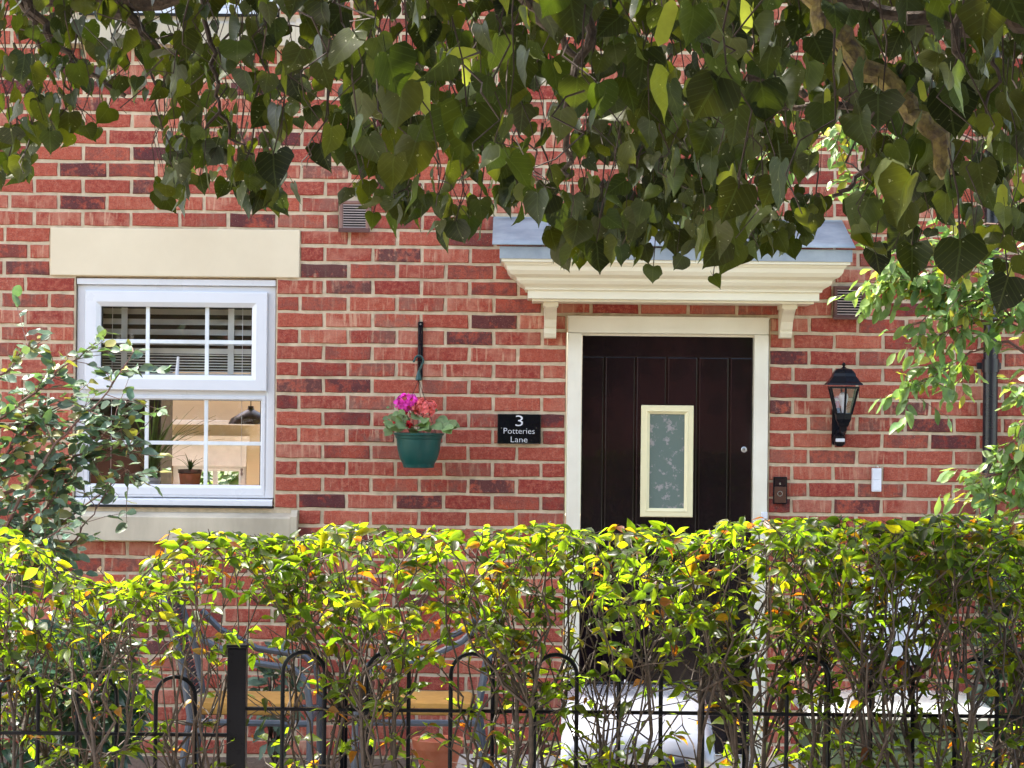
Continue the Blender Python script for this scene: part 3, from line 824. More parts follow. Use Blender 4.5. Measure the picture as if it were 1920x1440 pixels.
for u in (940.5, 1005.5):
    p = P(u, 802.5, -.0150); MB().lathe((0, 0, 0), [(.0022, 0), (.0016, .0012)], 8).build('screw', M['metal'], sg)
    s_ = col.objects[-1]; s_.matrix_local = wmat(sg).inverted() @ (Matrix.Translation(p) @ Matrix.Rotation(R(90), 4, 'X'))

# ------------------------------------------------------------------ wall lantern
lc = P(1581.5, 760, -.14); ax = lc.x; ay = -.14
Z = lambda v: P(1581, v, ay).z
lan = empty('wall_lantern', (P(1573, 800, 0).x, 0, Z(840)), 'black coach lantern with motion sensor fixed to the brick wall right of the door', 'wall lamp')
bx = P(1573, 800, -.02).x
MB().box(bx - .031, bx + .031, -.022, -.0015, Z(836), Z(765), .012).build('back_plate', M['black'], lan, smooth=True)
K = px(ay)
MB().lathe((ax, ay, 0), [(39 * K, Z(722)), (38 * K, Z(719)), (33 * K, Z(716)), (27 * K, Z(708)), (25 * K, Z(706)), (23 * K, Z(700)), (19 * K, Z(695)), (15 * K, Z(692)), (6 * K, Z(690.5)), (3 * K, Z(688))], 6, ph=R(30)).build('lamp_roof', M['black'], lan)
MB().lathe((ax, ay, 0), [(2.2 * K, Z(691)), (2 * K, Z(687)), (3.4 * K, Z(684.5)), (3.2 * K, Z(682)), (1 * K, Z(679.5))], 10).build('finial', M['black'], lan, smooth=True)
r1, r2 = 30 * K, 16 * K; zA, zB = Z(725), Z(777)
mb = MB()
for k in range(6):
    an = R(30) + k * R(60)
    mb.tube([(ax + r1 * math.cos(an), ay + r1 * math.sin(an), zA), (ax + r2 * math.cos(an), ay + r2 * math.sin(an), zB)], 2.1 * K, 6)
mb.lathe((ax, ay, 0), [(31.5 * K, zA + .001), (31.5 * K, zA - .008), (28 * K, zA - .009)], 6, ph=R(30))
mb.build('cage', M['black'], lan)
for k in range(6):
    a0, a1 = R(30) + k * R(60), R(30) + (k + 1) * R(60); f = .98
    mb = MB(); mb.add([(ax + f * r1 * math.cos(a0), ay + f * r1 * math.sin(a0), zA - .004), (ax + f * r1 * math.cos(a1), ay + f * r1 * math.sin(a1), zA - .004), (ax + f * r2 * math.cos(a1), ay + f * r2 * math.sin(a1), zB + .001), (ax + f * r2 * math.cos(a0), ay + f * r2 * math.sin(a0), zB + .001)], [(0, 1, 2, 3)])
    mb.build('glass_pane', M['lamp_glass'], lan)
MB().lathe((ax, ay, 0), [(.006, Z(776)), (.010, Z(770)), (.012, Z(762)), (.019, Z(752)), (.022, Z(744)), (.017, Z(738)), (.004, Z(735))], 12).build('bulb', M['white_plastic'], lan, smooth=True)
MB().lathe((ax, ay, 0), [(9 * K, Z(800)), (11 * K, Z(797)), (12 * K, Z(793)), (16 * K, Z(786)), (17 * K, Z(776)), (17.5 * K, Z(775)), (15 * K, Z(774))], 6, ph=R(30)).build('lamp_base', M['black'], lan)
MB().tube([(bx, -.02, Z(812)), (bx + .002, -.06, Z(812)), (bx + .008, -.10, Z(809)), (ax, ay, Z(804)), (ax, ay, Z(798))], [.016, .015, .015, .017, .016], 10).build('arm', M['black'], lan, smooth=True)
mb = MB(); mb.lathe((bx - .002, -.055, 0), [(.013, Z(838)), (.024, Z(833)), (.026, Z(826)), (.026, Z(818)), (.018, Z(814))], 14); mb.build('sensor_housing', M['black'], lan, smooth=True)
MB().box(bx - .022, bx + .018, -.086, -.060, Z(829), Z(822.5), .003).build('sensor_lens', M['white_plastic'], lan)

# ------------------------------------------------------------------ doorbell, key box, meter box
a, b = P(1450, 894, -.02), P(1475.5, 945, -.02)
db = empty('video_doorbell', ((a.x + b.x) / 2, 0, b.z), 'brown and black video doorbell on the brick beside the right door jamb', 'doorbell')
MB().box(a.x, b.x, -.025, -.0015, b.z, a.z, .003).build('body', M['black'], db)
zm = P(1462, 912, -.025).z
MB().box(a.x + .005, b.x - .005, -.0285, -.0245, b.z + .005, zm - .001, .002).build('faceplate', M['bell_brown'], db)
MB().box(a.x + .005, b.x - .005, -.028, -.0245, zm + .001, a.z - .004, .002).build('camera_window', M['sign'], db)
def disc(name, c, r, mat, parent, ring=None, dep=.002):
    mb = MB()
    if ring: mb.lathe((0, 0, 0), [(r, 0), (r, dep), (ring, dep), (ring, 0)], 24)
    else: mb.lathe((0, 0, 0), [(r, 0), (r * .9, dep)], 20)
    o = mb.build(name, mat, parent, smooth=True); o.matrix_local = wmat(parent).inverted() @ (Matrix.Translation(c) @ Matrix.Rotation(R(90), 4, 'X')); return o
disc('button_ring', P(1462.5, 925.5, -.0286), .0125, M['metal'], db, .0095)
disc('button', P(1462.5, 925.5, -.0283), .0085, M['bell_brown'], db)
disc('camera_lens', P(1462.5, 907, -.0282), .0045, M['metal'], db)
t_ = text('ring', P(1462.5, 940, 0).x, P(1462.5, 940.5, -.028).z, 4 * PX, 9, db); t_.matrix_local.translation.y = -.0175
t_.location.y = -.0291 - db.location.y
a, b = P(1635.5, 878, -.025), P(1652.5, 922, -.025)
kb = empty('wall_switch', ((a.x + b.x) / 2, 0, b.z), 'slim white switch box on the bricks below and right of the lantern', 'switch')
MB().box(a.x, b.x, -.027, -.0015, b.z, a.z, .003).build('case', M['white_plastic'], kb)
zm = (a.z + b.z) / 2
MB().box(a.x + .003, b.x - .003, -.0295, -.0265, zm + .001, a.z - .004, .0015).build('upper_button', M['white_plastic'], kb)
MB().box(a.x + .003, b.x - .003, -.0295, -.0265, b.z + .006, zm - .001, .0015).build('lower_button', M['white_plastic'], kb)
cc = P(1644, 876, -.01); MB().tube([(cc.x - .006, -.01, a.z - .001), (cc.x - .005, -.01, a.z + .010), (cc.x + .005, -.01, a.z + .010), (cc.x + .006, -.01, a.z - .001)], .002, 6).build('loop', M['metal'], kb)
a, b = P(1600, 1072, -.03), P(1745, 1248, -.03)
mt = empty('meter_box', ((a.x + b.x) / 2, 0, b.z), 'white meter box on the wall behind the right of the hedge', 'meter box')
MB().box(a.x, b.x, -.03, -.0015, b.z, a.z, .006).build('case', M['white_plastic'], mt)
MB().box(a.x + .012, b.x - .012, -.040, -.0295, b.z + .012, a.z - .012, .004).build('door', M['white_plastic'], mt)
disc('lock', P(1735, 1160, -.0405), .010, M['black'], mt)

# ------------------------------------------------------------------ hanging basket
bx = P(788, 650, -.015).x
by = -.16
hb = empty('basket_bracket', (bx, 0, P(788, 715, 0).z), 'black metal hanging bracket fixed to the bricks above the green basket', 'bracket')
zt, zb = P(788, 603, -.01).z, P(788, 712, -.01).z
MB().box(bx - .012, bx + .012, -.010, -.0015, zb, zt, .003).build('wall_plate', M['black'], hb)
mb = MB(); zA = P(786, 672, by).z
mb.tube([(bx, -.010, zt - .03), (bx, -.03, zt - .035), (bx, -.09, zt - .10), (bx, by + .02, zA - .002), (bx, by, zA - .004), (bx, by - .012, zA + .006)], [.007, .007, .0065, .006, .006, .006], 8)
mb.build('arm', M['black'], hb, smooth=True)
MB().tube([(bx, -.010, zb + .02), (bx, -.06, zb + .045), (bx, by + .03, zA - .01)], .005, 8).build('stay', M['black'], hb, smooth=True)
for z in (zt - .012, zb + .012): disc('screw', (bx, -.0102, z), .004, M['metal'], hb)
K = px(by); pc = P(785, 840, by)
zr, zbm = P(785, 812, by).z, P(785, 877, by).z
bk = empty('hanging_basket', (pc.x, by, zbm), 'teal green plastic basket hanging from a black wall bracket between window and sign', 'hanging basket')
MB().lathe((pc.x, by, 0), [(27 * K, zbm), (28.5 * K, zbm + .002), (30 * K, zbm + .018), (30.5 * K, zbm + .020), (36 * K, zbm + .045), (40 * K, zbm + .085), (42 * K, zr - .026), (43.5 * K, zr - .024), (44.5 * K, zr - .010), (47.5 * K, zr - .008), (48 * K, zr), (46 * K, zr + .001), (43 * K, zr - .01), (40 * K, zr - .02)], 40).build('pot', M['green_pot'], bk, smooth=True)
zh = P(786, 712, by).z
hook = []
for k in range(13):
    t = R(-150 + 250 * k / 12)
    hook.append((bx - .0 + .020 * math.sin(t) , by, zA - .012 + .024 * math.cos(t)))
MB().tube([(bx - .026, by, zA - .016)] + hook[3:] + [(bx + .004, by, zA - .052), (bx, by, zA - .062)], .0052, 8).build('hook', M['green_dark'], bk, smooth=True)
MB().lathe((bx, by, 0), [(.012, zh - .004), (.015, zh), (.013, zh + .012), (.008, zh + .03), (.005, zh + .04)], 12).build('hanger_cap', M['green_dark'], bk, smooth=True)
for an in (R(200), R(-40), R(80)):
    e = (pc.x + 44 * K * math.cos(an), by + 44 * K * math.sin(an), zr - .004)
    MB().tube([(bx, by, zh), e], .0014, 5).build('wire', M['wire'], bk)
gr = empty('geranium', (pc.x, by, zr - .01), 'pink and coral flowering geranium in the hanging basket', 'plant')
rg = random.Random(8)
def blossom(c, r, mat, n, name='flower_head'):
    it = []
    for k in range(n):
        d = Vector((rg.gauss(0, 1), rg.gauss(0, 1), rg.gauss(.2, .8))).normalized()
        p = c + Vector((d.x * r, d.y * r * .8, d.z * r * .75)) * rg.uniform(.7, 1.15)
        tp = d.orthogonal(); tp.rotate(Matrix.Rotation(rg.uniform(0, 6.28), 3, d))
        t = rg.uniform(.75, 1.15); it.append((orient(p, tp + d * .5, d, rg.uniform(.013, .021), 1.1), (t, t, t)))
    V = []; Fc = []; n0 = 0; T = []
    for k, (m, t) in enumerate(it):
        v, f = leaflib('round')[k % 9]; f = f[:-3]
        mm = np.array(m); a = np.array(v); V.append(a @ mm[:3, :3].T + mm[:3, 3]); Fc += [tuple(q + n0 for q in x) for x in f]; n0 += len(v); T.append(np.tile([*t, 1], (len(v), 1)))
    V = np.concatenate(V) - np.array(c); me = bpy.data.meshes.new(name); me.from_pydata(V.tolist(), [], Fc); me.materials.append(mat); tint_attr(me, np.concatenate(T))
    o = bpy.data.objects.new(name, me); col.objects.link(o); place(o, Matrix.Translation(c), gr); return o
blossom(P(761, 754, by - .03), .049, M['geranium_pink'], 120)['label'] = 'magenta flower head'
blossom(P(778, 760, by - .02), .03, M['geranium_coral'], 45); 
blossom(P(795, 764, by - .04), .049, M['geranium_coral'], 120)['label'] = 'coral flower head'
blossom(P(759, 769, by - .03), .011, M['geranium_red'], 16); blossom(P(743, 790, by - .05), .010, M['geranium_red'], 12); blossom(P(765, 797, by - .07), .010, M['geranium_red'], 12)
mb = MB()
for (u, v) in ((761, 760), (797, 768), (778, 765), (743, 790), (765, 797), (759, 769)):
    e = P(u, v, by - .03); s = Vector((pc.x + (e.x - pc.x) * .3, by, zr - .01)); mb.tube([s, s.lerp(e, .5) + Vector((rg.uniform(-.01, .01), 0, .01)), e], .002, 5)
mb.build('stalk', M['stem_red'], gr)
it = []
spots = [(742, 803, .034), (755, 805, .036), (775, 806, .04), (797, 802, .05), (788, 797, .04), (750, 790, .04), (768, 790, .04), (815, 797, .045), (828, 801, .04), (840, 797, .04), (735, 800, .035), (732, 810, .035), (836, 808, .035), (745, 780, .035), (760, 783, .04), (780, 785, .04), (800, 789, .035), (822, 790, .04), (730, 790, .02), (848, 800, .03), (727, 768, .012), (818, 773, .012)]
for (u, v, s) in spots:
    for q in range(2):
        y = by - rg.uniform(.02, .11) if v > 795 else by + rg.uniform(-.08, .06)
        p = P(u + rg.uniform(-4, 4), v + rg.uniform(-4, 3) - 2, y); t = rg.uniform(.7, 1.25)
        d = Vector((p.x - pc.x, p.y - by, 0)).normalized()
        it.append((orient(p, d + Vector((rg.uniform(-.5, .5), 0, rg.uniform(-.5, .1))), Vector((rg.uniform(-.4, .4), -1.0, rg.uniform(.3, 1.4))), s * rg.uniform(.85, 1.15) * 1.15, 1.0), (t, t * rg.uniform(.95, 1.05), t * .9)))
leaves(gr, 'round', M['geranium_leaf'], it)

# ------------------------------------------------------------------ things behind the window
zs = G2[2] - .01
MB().box(WX0 + .02, WX1 - .02, .10, .34, zs - .03, zs, .004).build('inner_sill', M['upvc'], house)
def potplant(name, u0, u1, v1, y, mat, rimmat, label, leafspec):
    a = P(u0, 914, y); b = P(u1, 914, y); zt_ = P(u0, v1, y).z; cx = (a.x + b.x) / 2; r = (b.x - a.x) / 2
    e = empty(name, (cx, y, zs), label, 'potted plant')
    MB().lathe((cx, y, 0), [(r * .82, zs + .001), (r * .96, zt_ - .02), (r * .97, zt_ - .018)], 20).build('pot', mat, e, smooth=True)
    MB().lathe((cx, y, 0), [(r * .98, zt_ - .017), (r * 1.04, zt_ - .015), (r * 1.04, zt_), (r * .9, zt_), (r * .88, zt_ - .012)], 20).build('rim', rimmat, e, smooth=True)
    rr = random.Random(len(name) + int(u0))
    for k in range(leafspec[0]):
        an = rr.uniform(0, 6.28); L = rr.uniform(*leafspec[1]); lean = rr.uniform(.2, 1.0) * leafspec[2]
        w = leafspec[3] * rr.uniform(.7, 1.2); pts = []
        d = Vector((math.cos(an), math.sin(an) * .5, 0)); sd = Vector((-d.y, d.x, 0)).normalized() * w
        V = []; n = 6
        for q in range(n + 1):
            f = q / n; p = Vector((cx, y, zt_ - .01)) + d * (lean * L * f ** 1.3) + Vector((0, 0, L * (f - .55 * lean * f * f)))
            ww = (1 - f ** 2.2) * .9 + .1 if q < n else .02
            V += [p - sd * ww, p + Vector((0, 0, -.2 * w)), p + sd * ww]
        Fc = []
        for q in range(n): Fc += [(3 * q, 3 * q + 1, 3 * q + 4, 3 * q + 3), (3 * q + 1, 3 * q + 2, 3 * q + 5, 3 * q + 4)]
        mb = MB(); mb.add(V, Fc); me = mb.mesh('leaf', M['house_plant']); tint_attr(me)
        o = bpy.data.objects.new('leaf', me); col.objects.link(o); place(o, Matrix.Identity(4), e); t = rr.uniform(.6, 1.3); o.color = (t, t, t * .8, 1)
potplant('spider_plant', 267, 301, 895, .22, M['white_plastic'], M['white_plastic'], 'long leaved house plant in a white pot on the inside sill', (64, (.20, .50), .95, .0085))
potplant('succulent', 334, 378, 880, .21, M['terracotta'], M['vent'], 'small spiky plant in a terracotta pot on the inside sill', (14, (.06, .11), .8, .008))
# venetian blind
bl = empty('venetian_blind', ((G1[0] + G1[1]) / 2, .13, G1[2]), 'half raised grey venetian blind behind the upper panes of the window', 'blind')
xA, xB = WX0 + .03, WX1 - .03
k = 0
for v in (566, 585, 604, 623, 642):
    z = P(330, v, .13).z; mb = MB(); mb.prism([(.108, z - .013), (.110, z - .012), (.140, z + .012), (.138, z + .014)], xA, xB); mb.build('slat', M['blind'], bl)
for q in range(9):
    z = P(330, 655 + q * 5.2, .13).z; MB().box(xA, xB, .106 + (q % 2) * .003, .155, z - .0022, z + .0022, .0008).build('slat', M['blind'], bl)
z = P(330, 659, .13).z
MB().box(xA, xB, .1035, .1055, z - .010, z + .014).build('slat', M['blind'], bl)
z = P(330, 702, .13).z; MB().box(xA, xB, .104, .157, z - .006, z + .006, .002).build('bottom_rail', M['blind'], bl)
for u in (233, 433):
    x = P(u, 640, .10).x; MB().box(x - .014, x + .014, .0995, .1015, P(u, 703, .1).z, P(u, 560, .1).z).build('tape', M['blind'], bl)
for u, vb in ((209, 912), (453, 905)):
    x = P(u, 800, .105).x; MB().tube([(x, .1, P(u, 560, .1).z), (x, .1, P(u, vb, .1).z)], .0012, 5).build('cord', M['white_plastic'], bl)
x = P(453, 885, .1).x; z = P(453, 885, .1).z; MB().lathe((x, .1, z), [(.006, -.016), (.005, -.006), (.003, 0), (.005, .006), (.006, .016)], 10).build('cord_toggle', M['louvre'], bl, smooth=True)
p = P(470, 795, 2.2)
pl_ = empty('pendant_lamp', (p.x, 2.2, p.z), 'dark dome pendant lamp inside the room at the upper right of the lower panes', 'lamp')
MB().lathe((p.x, 2.2, p.z), [(.125, 0), (.12, .01), (.11, .03), (.05, .065), (.02, .08), (.015, .1)], 24).build('shade', M['lampshade'], pl_, smooth=True)
MB().tube([(p.x, 2.2, p.z + .1), (p.x, 2.2, 2.5)], .003, 6).build('cable', M['wire'], pl_)

# ------------------------------------------------------------------ garden furniture
def chair(u, vseat, y, face, label):
    """tubular armchair with woven back; face = +1 looks right, -1 looks left"""
    s = P(u, vseat, y); c = empty('garden_chair', (s.x, y, 0.03), label, 'chair', 'tubular garden chairs behind the hedge')
    zs_ = s.z; x = s.x; f = face; W = .21; D = .21
    X = lambda a: x + f * a
    MB().box(x - .20, x + .20, y - .19, y + .19, zs_ - .028, zs_ + .028, .025).build('cushion', M['cushion'], c, smooth=True)
    for sy in (-1, 1):
        Y = y + sy * .235
        mb = MB(); mb.tube([(X(.27), Y, .03), (X(.265), Y, zs_ + .02), (X(.25), Y, zs_ + .12), (X(.20), Y, zs_ + .17), (X(.0), Y, zs_ + .20), (X(-.16), Y, zs_ + .28), (X(-.24), Y, zs_ + .36)], .014, 8); mb.build('arm', M['tube'], c, smooth=True)
        mb = MB(); mb.tube([(X(-.27), Y - sy * .02, .03), (X(-.22), Y - sy * .02, zs_ - .03), (X(-.26), Y - sy * .02, zs_ + .2), (X(-.33), Y - sy * .05, zs_ + .42), (X(-.345), Y - sy * .10, zs_ + .455)], .014, 8); mb.build('back_post', M['tube'], c, smooth=True)
    mb = MB(); mb.tube([(X(-.345), y - .135, zs_ + .455), (X(-.35), y, zs_ + .47), (X(-.345), y + .135, zs_ + .455)], .015, 8); mb.build('top_rail', M['tube'], c, smooth=True)
    mb = MB(); mb.tube([(X(-.22), y - .22, zs_ - .05), (X(.26), y - .235, zs_ - .05), (X(.26), y + .235, zs_ - .05), (X(-.22), y + .22, zs_ - .05), (X(-.22), y - .22, zs_ - .05)], .014, 8); mb.build('seat_rail', M['tube'], c, smooth=True)
    mb = MB()
    for q in range(34):
        g_ = q / 33; z = zs_ + .03 + g_ * .40; xx = X(-.235 - .10 * g_)
        for r in range(3):
            y0_ = y - .175 + r * .125
            mb.tube([(xx, y0_, z), (xx - f * .004 * ((q + r) % 2 * 2 - 1), y0_ + .05, z), (xx, y0_ + .10, z)], .0052, 4)
    mb.build('woven_back', M['wicker'], c)
    return c
chair(470, 1318, -1.0, 1, 'left garden chair with a yellow cushion behind the fence post')
chair(795, 1318, -1.05, -1, 'right garden chair with a yellow cushion facing the left one')
p = P(668, 1290, -.75)
tb = empty('garden_table', (p.x, -.75, .03), 'small black garden table between the two chairs', 'table')
MB().box(p.x - .07, p.x + .07, -.85, -.6, p.z - .01, p.z + .012, .004).build('table_top', M['black'], tb)
for sx in (-1, 1):
    for sy in (-1, 1): MB().box(p.x + sx * .055 - .011, p.x + sx * .055 + .011, -.725 + sy * .1 - .011, -.725 + sy * .1 + .011, .03, p.z - .01).build('leg', M['black'], tb)
p = P(822, 1385, -.6)
tp = empty('terracotta_planter', (p.x, -.6, .03), 'terracotta planter on the ground under the right chair', 'planter')
MB().lathe((p.x, -.6, 0), [(.07, .03), (.10, p.z - .04), (.11, p.z - .04), (.115, p.z), (.10, p.z), (.09, p.z - .03)], 20).build('pot', M['terracotta'], tp, smooth=True)
# lidded bin
yb_ = -1.75
K = px(yb_); c = P(1190, 1300, yb_)
bn = empty('lidded_bin', (c.x, yb_, .03), 'glossy grey lidded bin with a black hinge bar in front of the door', 'bin')
hw = 135 * K
ztop = P(1190, 1283, yb_ + .25).z
V = []; Fc = []; prof = [(.27, ztop - .012), (.25, ztop), (.15, ztop + .004), (.02, ztop - .02), (-.12, ztop - .06), (-.22, ztop - .11), (-.26, ztop - .15), (-.275, ztop - .19), (-.28, ztop - .23)]
nx = 14
for j, (yy, zz) in enumerate(prof):
    for i in range(nx + 1):
        f = i / nx * 2 - 1; r = 1 - abs(f) ** 8
        bulge = .018 * math.exp(-((abs(f) - .42) / .22) ** 2) if j > 3 else 0
        V.append((c.x + f * hw * (1 + .05 * j / 8), yb_ + yy - bulge, zz - .035 * (1 - r)))
n = nx + 1
for j in range(len(prof) - 1):
    for i in range(nx): Fc.append((j * n + i, j * n + i + 1, (j + 1) * n + i + 1, (j + 1) * n + i))
mb = MB(); mb.add(V, Fc); o = mb.build('lid', M['silver_lid'], bn, smooth=True)
sm = o.modifiers.new('thick', 'SOLIDIFY'); sm.thickness = .006; sm.offset = -1
mb = MB(); mb.prism([(yb_ + .25, .05), (yb_ + .26, ztop - .03), (yb_ - .24, ztop - .20), (yb_ - .22, .05)], c.x - hw * .93, c.x + hw * .93); mb.build('body', M['black'], bn)
for s_ in (-1, 1):
    mb = MB(); mb.tube([(c.x + s_ * .13 - .05, yb_ - .30, ztop - .225), (c.x + s_ * .13, yb_ - .315, ztop - .235), (c.x + s_ * .13 + .05, yb_ - .30, ztop - .225)], .018, 8); mb.build('grip', M['black'], bn, smooth=True)
MB().tube([(c.x - hw * .98, yb_ + .285, ztop - .005), (c.x + hw * .98, yb_ + .285, ztop - .005)], .012, 10).build('hinge_bar', M['black'], bn, smooth=True)
for s_ in (-.02, .22): MB().tube([(c.x + s_ - .006, yb_ + .285, ztop - .005), (c.x + s_ + .006, yb_ + .285, ztop - .005)], .019, 10).build('hinge_ring', M['metal'], bn, smooth=True)
# green chest
yc = -1.55
a, b = P(1500, 1345, yc), P(1850, 1345, yc); zt = P(1680, 1290, yc + .2).z
gc = empty('storage_chest', ((a.x + b.x) / 2, yc, .03), 'dark green ribbed storage chest with a shiny pale lid behind the right of the fence', 'storage box')
zl = P(1680, 1345, yc - .25).z
MB().box(a.x + .02, b.x - .02, yc - .21, yc + .21, .03, zl - .004, .01).build('body', M['chest_green'], gc)
for k in range(6):
    z1_ = zl - .006 - k * .062
    MB().box(a.x + .012, b.x - .012, yc - .222, yc - .209, z1_ - .054, z1_, .006).build('panel', M['chest_green'], gc)
mb = MB(); pr = [(-.25, zl - .01), (-.255, zl + .01), (-.24, zl + .03), (-.15, zt - .006), (0, zt + .004), (.15, zt - .002), (.24, zt - .02), (.24, zl - .01)]
V = []; Fc = []; n = len(pr); xsn = [a.x - .0, a.x + .008, a.x + .03, a.x + .08] + [a.x + .08 + (b.x - a.x - .16) * q / 8 for q in range(1, 8)] + [b.x - .08, b.x - .03, b.x - .008, b.x]
zm_ = zl - .01
for i, x in enumerate(xsn):
    e = min(x - a.x, b.x - x); sc_ = min(1, (e / .08)) ** .45 if e > 0 else .0
    for yy, zz in pr: V.append((x, yc + yy * (.93 + .07 * sc_), zm_ + (zz - zm_) * (.25 + .75 * sc_)))
for i in range(len(xsn) - 1):
    for q in range(n - 1): Fc.append((i * n + q, i * n + q + 1, (i + 1) * n + q + 1, (i + 1) * n + q))
Fc += [tuple(range(n)), tuple((len(xsn) - 1) * n + q for q in range(n))[::-1]]
mb.add(V, Fc); mb.build('lid', M['chest_lid'], gc, smooth=True)

# ------------------------------------------------------------------ fence
fyv = -4.2
K = px(fyv)
fence_lab = 'black bow topped metal railing running along the foot of the hedge'
def railing(name, X0, n, pitch, ztop, zrail, label, xa, xb):
    f = empty(name, ((xa + xb) / 2, fyv, 0), label, 'fence')
    r = .0060
    for k in range(n):
        x = X0 + k * pitch * 2
        rr = pitch / 2; pts = [(x, fyv, .06), (x, fyv, ztop - rr)]
        for q in range(1, 12):
            an = math.pi - math.pi * q / 12; pts.append((x + rr + rr * math.cos(an), fyv, ztop - rr + rr * math.sin(an)))
        pts += [(x + pitch, fyv, ztop - rr), (x + pitch, fyv, .06)]
        o = MB().tube(pts, r, 8).build('hoop', M['black'], f, smooth=True)
    for z in (zrail, .12):
        MB().box(xa, xb, fyv - .0085, fyv + .0085, z - .0045, z + .0045, .001).build('rail', M['black'], f)
    return f
zt1 = P(900, 1226, fyv).z; zr1 = P(900, 1333, fyv).z
post_x = P(445, 1300, fyv).x
X0 = P(530, 1300, fyv).x; pit = 78.7 * K
fr1 = railing('railing', X0 - 0 * pit, 14, pit, zt1, zr1, 'black bow topped railing right of the square post, in the hedge', post_x + .025, X0 + 28 * pit)
zt2 = P(250, 1268, fyv).z; zr2 = P(250, 1376, fyv).z; pit2 = 73.5 * K
railing('railing', P(366, 1300, fyv).x - pit2 * 17, 9, pit2, zt2, zr2, 'lower black bow topped railing left of the square post', P(366, 1300, fyv).x - pit2 * 17.3, post_x - .025)
ps = empty('fence_post', (post_x, fyv, 0), 'square black metal fence post between the two railings', 'post')
zp = P(445, 1214, fyv).z
MB().box(post_x - .0255, post_x + .0255, fyv - .0255, fyv + .0255, 0, zp, .003).build('shaft', M['black'], ps)
MB().box(post_x - .0285, post_x + .0285, fyv - .0285, fyv + .0285, zp + .0005, zp + .010, .003).build('cap', M['black'], ps)

# ------------------------------------------------------------------ hedge
def hedge_top(u):
    pts = [(-400, 1016), (0, 1018), (90, 1030), (130, 1100), (230, 1120), (300, 1035), (340, 1015), (480, 1018), (520, 1045), (560, 1020), (640, 1004), (760, 1012), (900, 1010), (960, 1018), (1040, 1000), (1120, 1012), (1200, 1010), (1300, 1014), (1420, 990), (1500, 998), (1600, 994), (1700, 992), (1800, 988), (1920, 1004), (2400, 1004)]
    for (a, b), (c, d) in zip(pts, pts[1:]):
        if a <= u < c: return b + (d - b) * (u - a) / (c - a)
    return 1000
def curve(p0, p1, rng, n=5, wob=.02, sag=0):
    pts = []
    for i in range(n + 1):
        f = i / n; p = Vector(p0).lerp(Vector(p1), f)
        if 0 < i < n: p += Vector((rng.uniform(-wob, wob), rng.uniform(-wob, wob), rng.uniform(-wob, wob) * .5))
        p.z += sag * 4 * f * (1 - f); pts.append(p)
    return pts
HL = ['first from the left edge, beneath the grey green bush', 'in front of the gap left of the window sill', 'just left of the square fence post', 'just right of the square fence post',
      'below the hanging basket', 'between the basket and the house sign', 'in front of the left door jamb', 'in front of the middle of the door', 'in front of the right door jamb',
      'below the wall lantern', 'in front of the white meter box', 'in front of the black downpipe', 'at the far right edge']
HU = [45, 185, 365, 560, 735, 900, 1060, 1215, 1365, 1510, 1660, 1800, 1930]
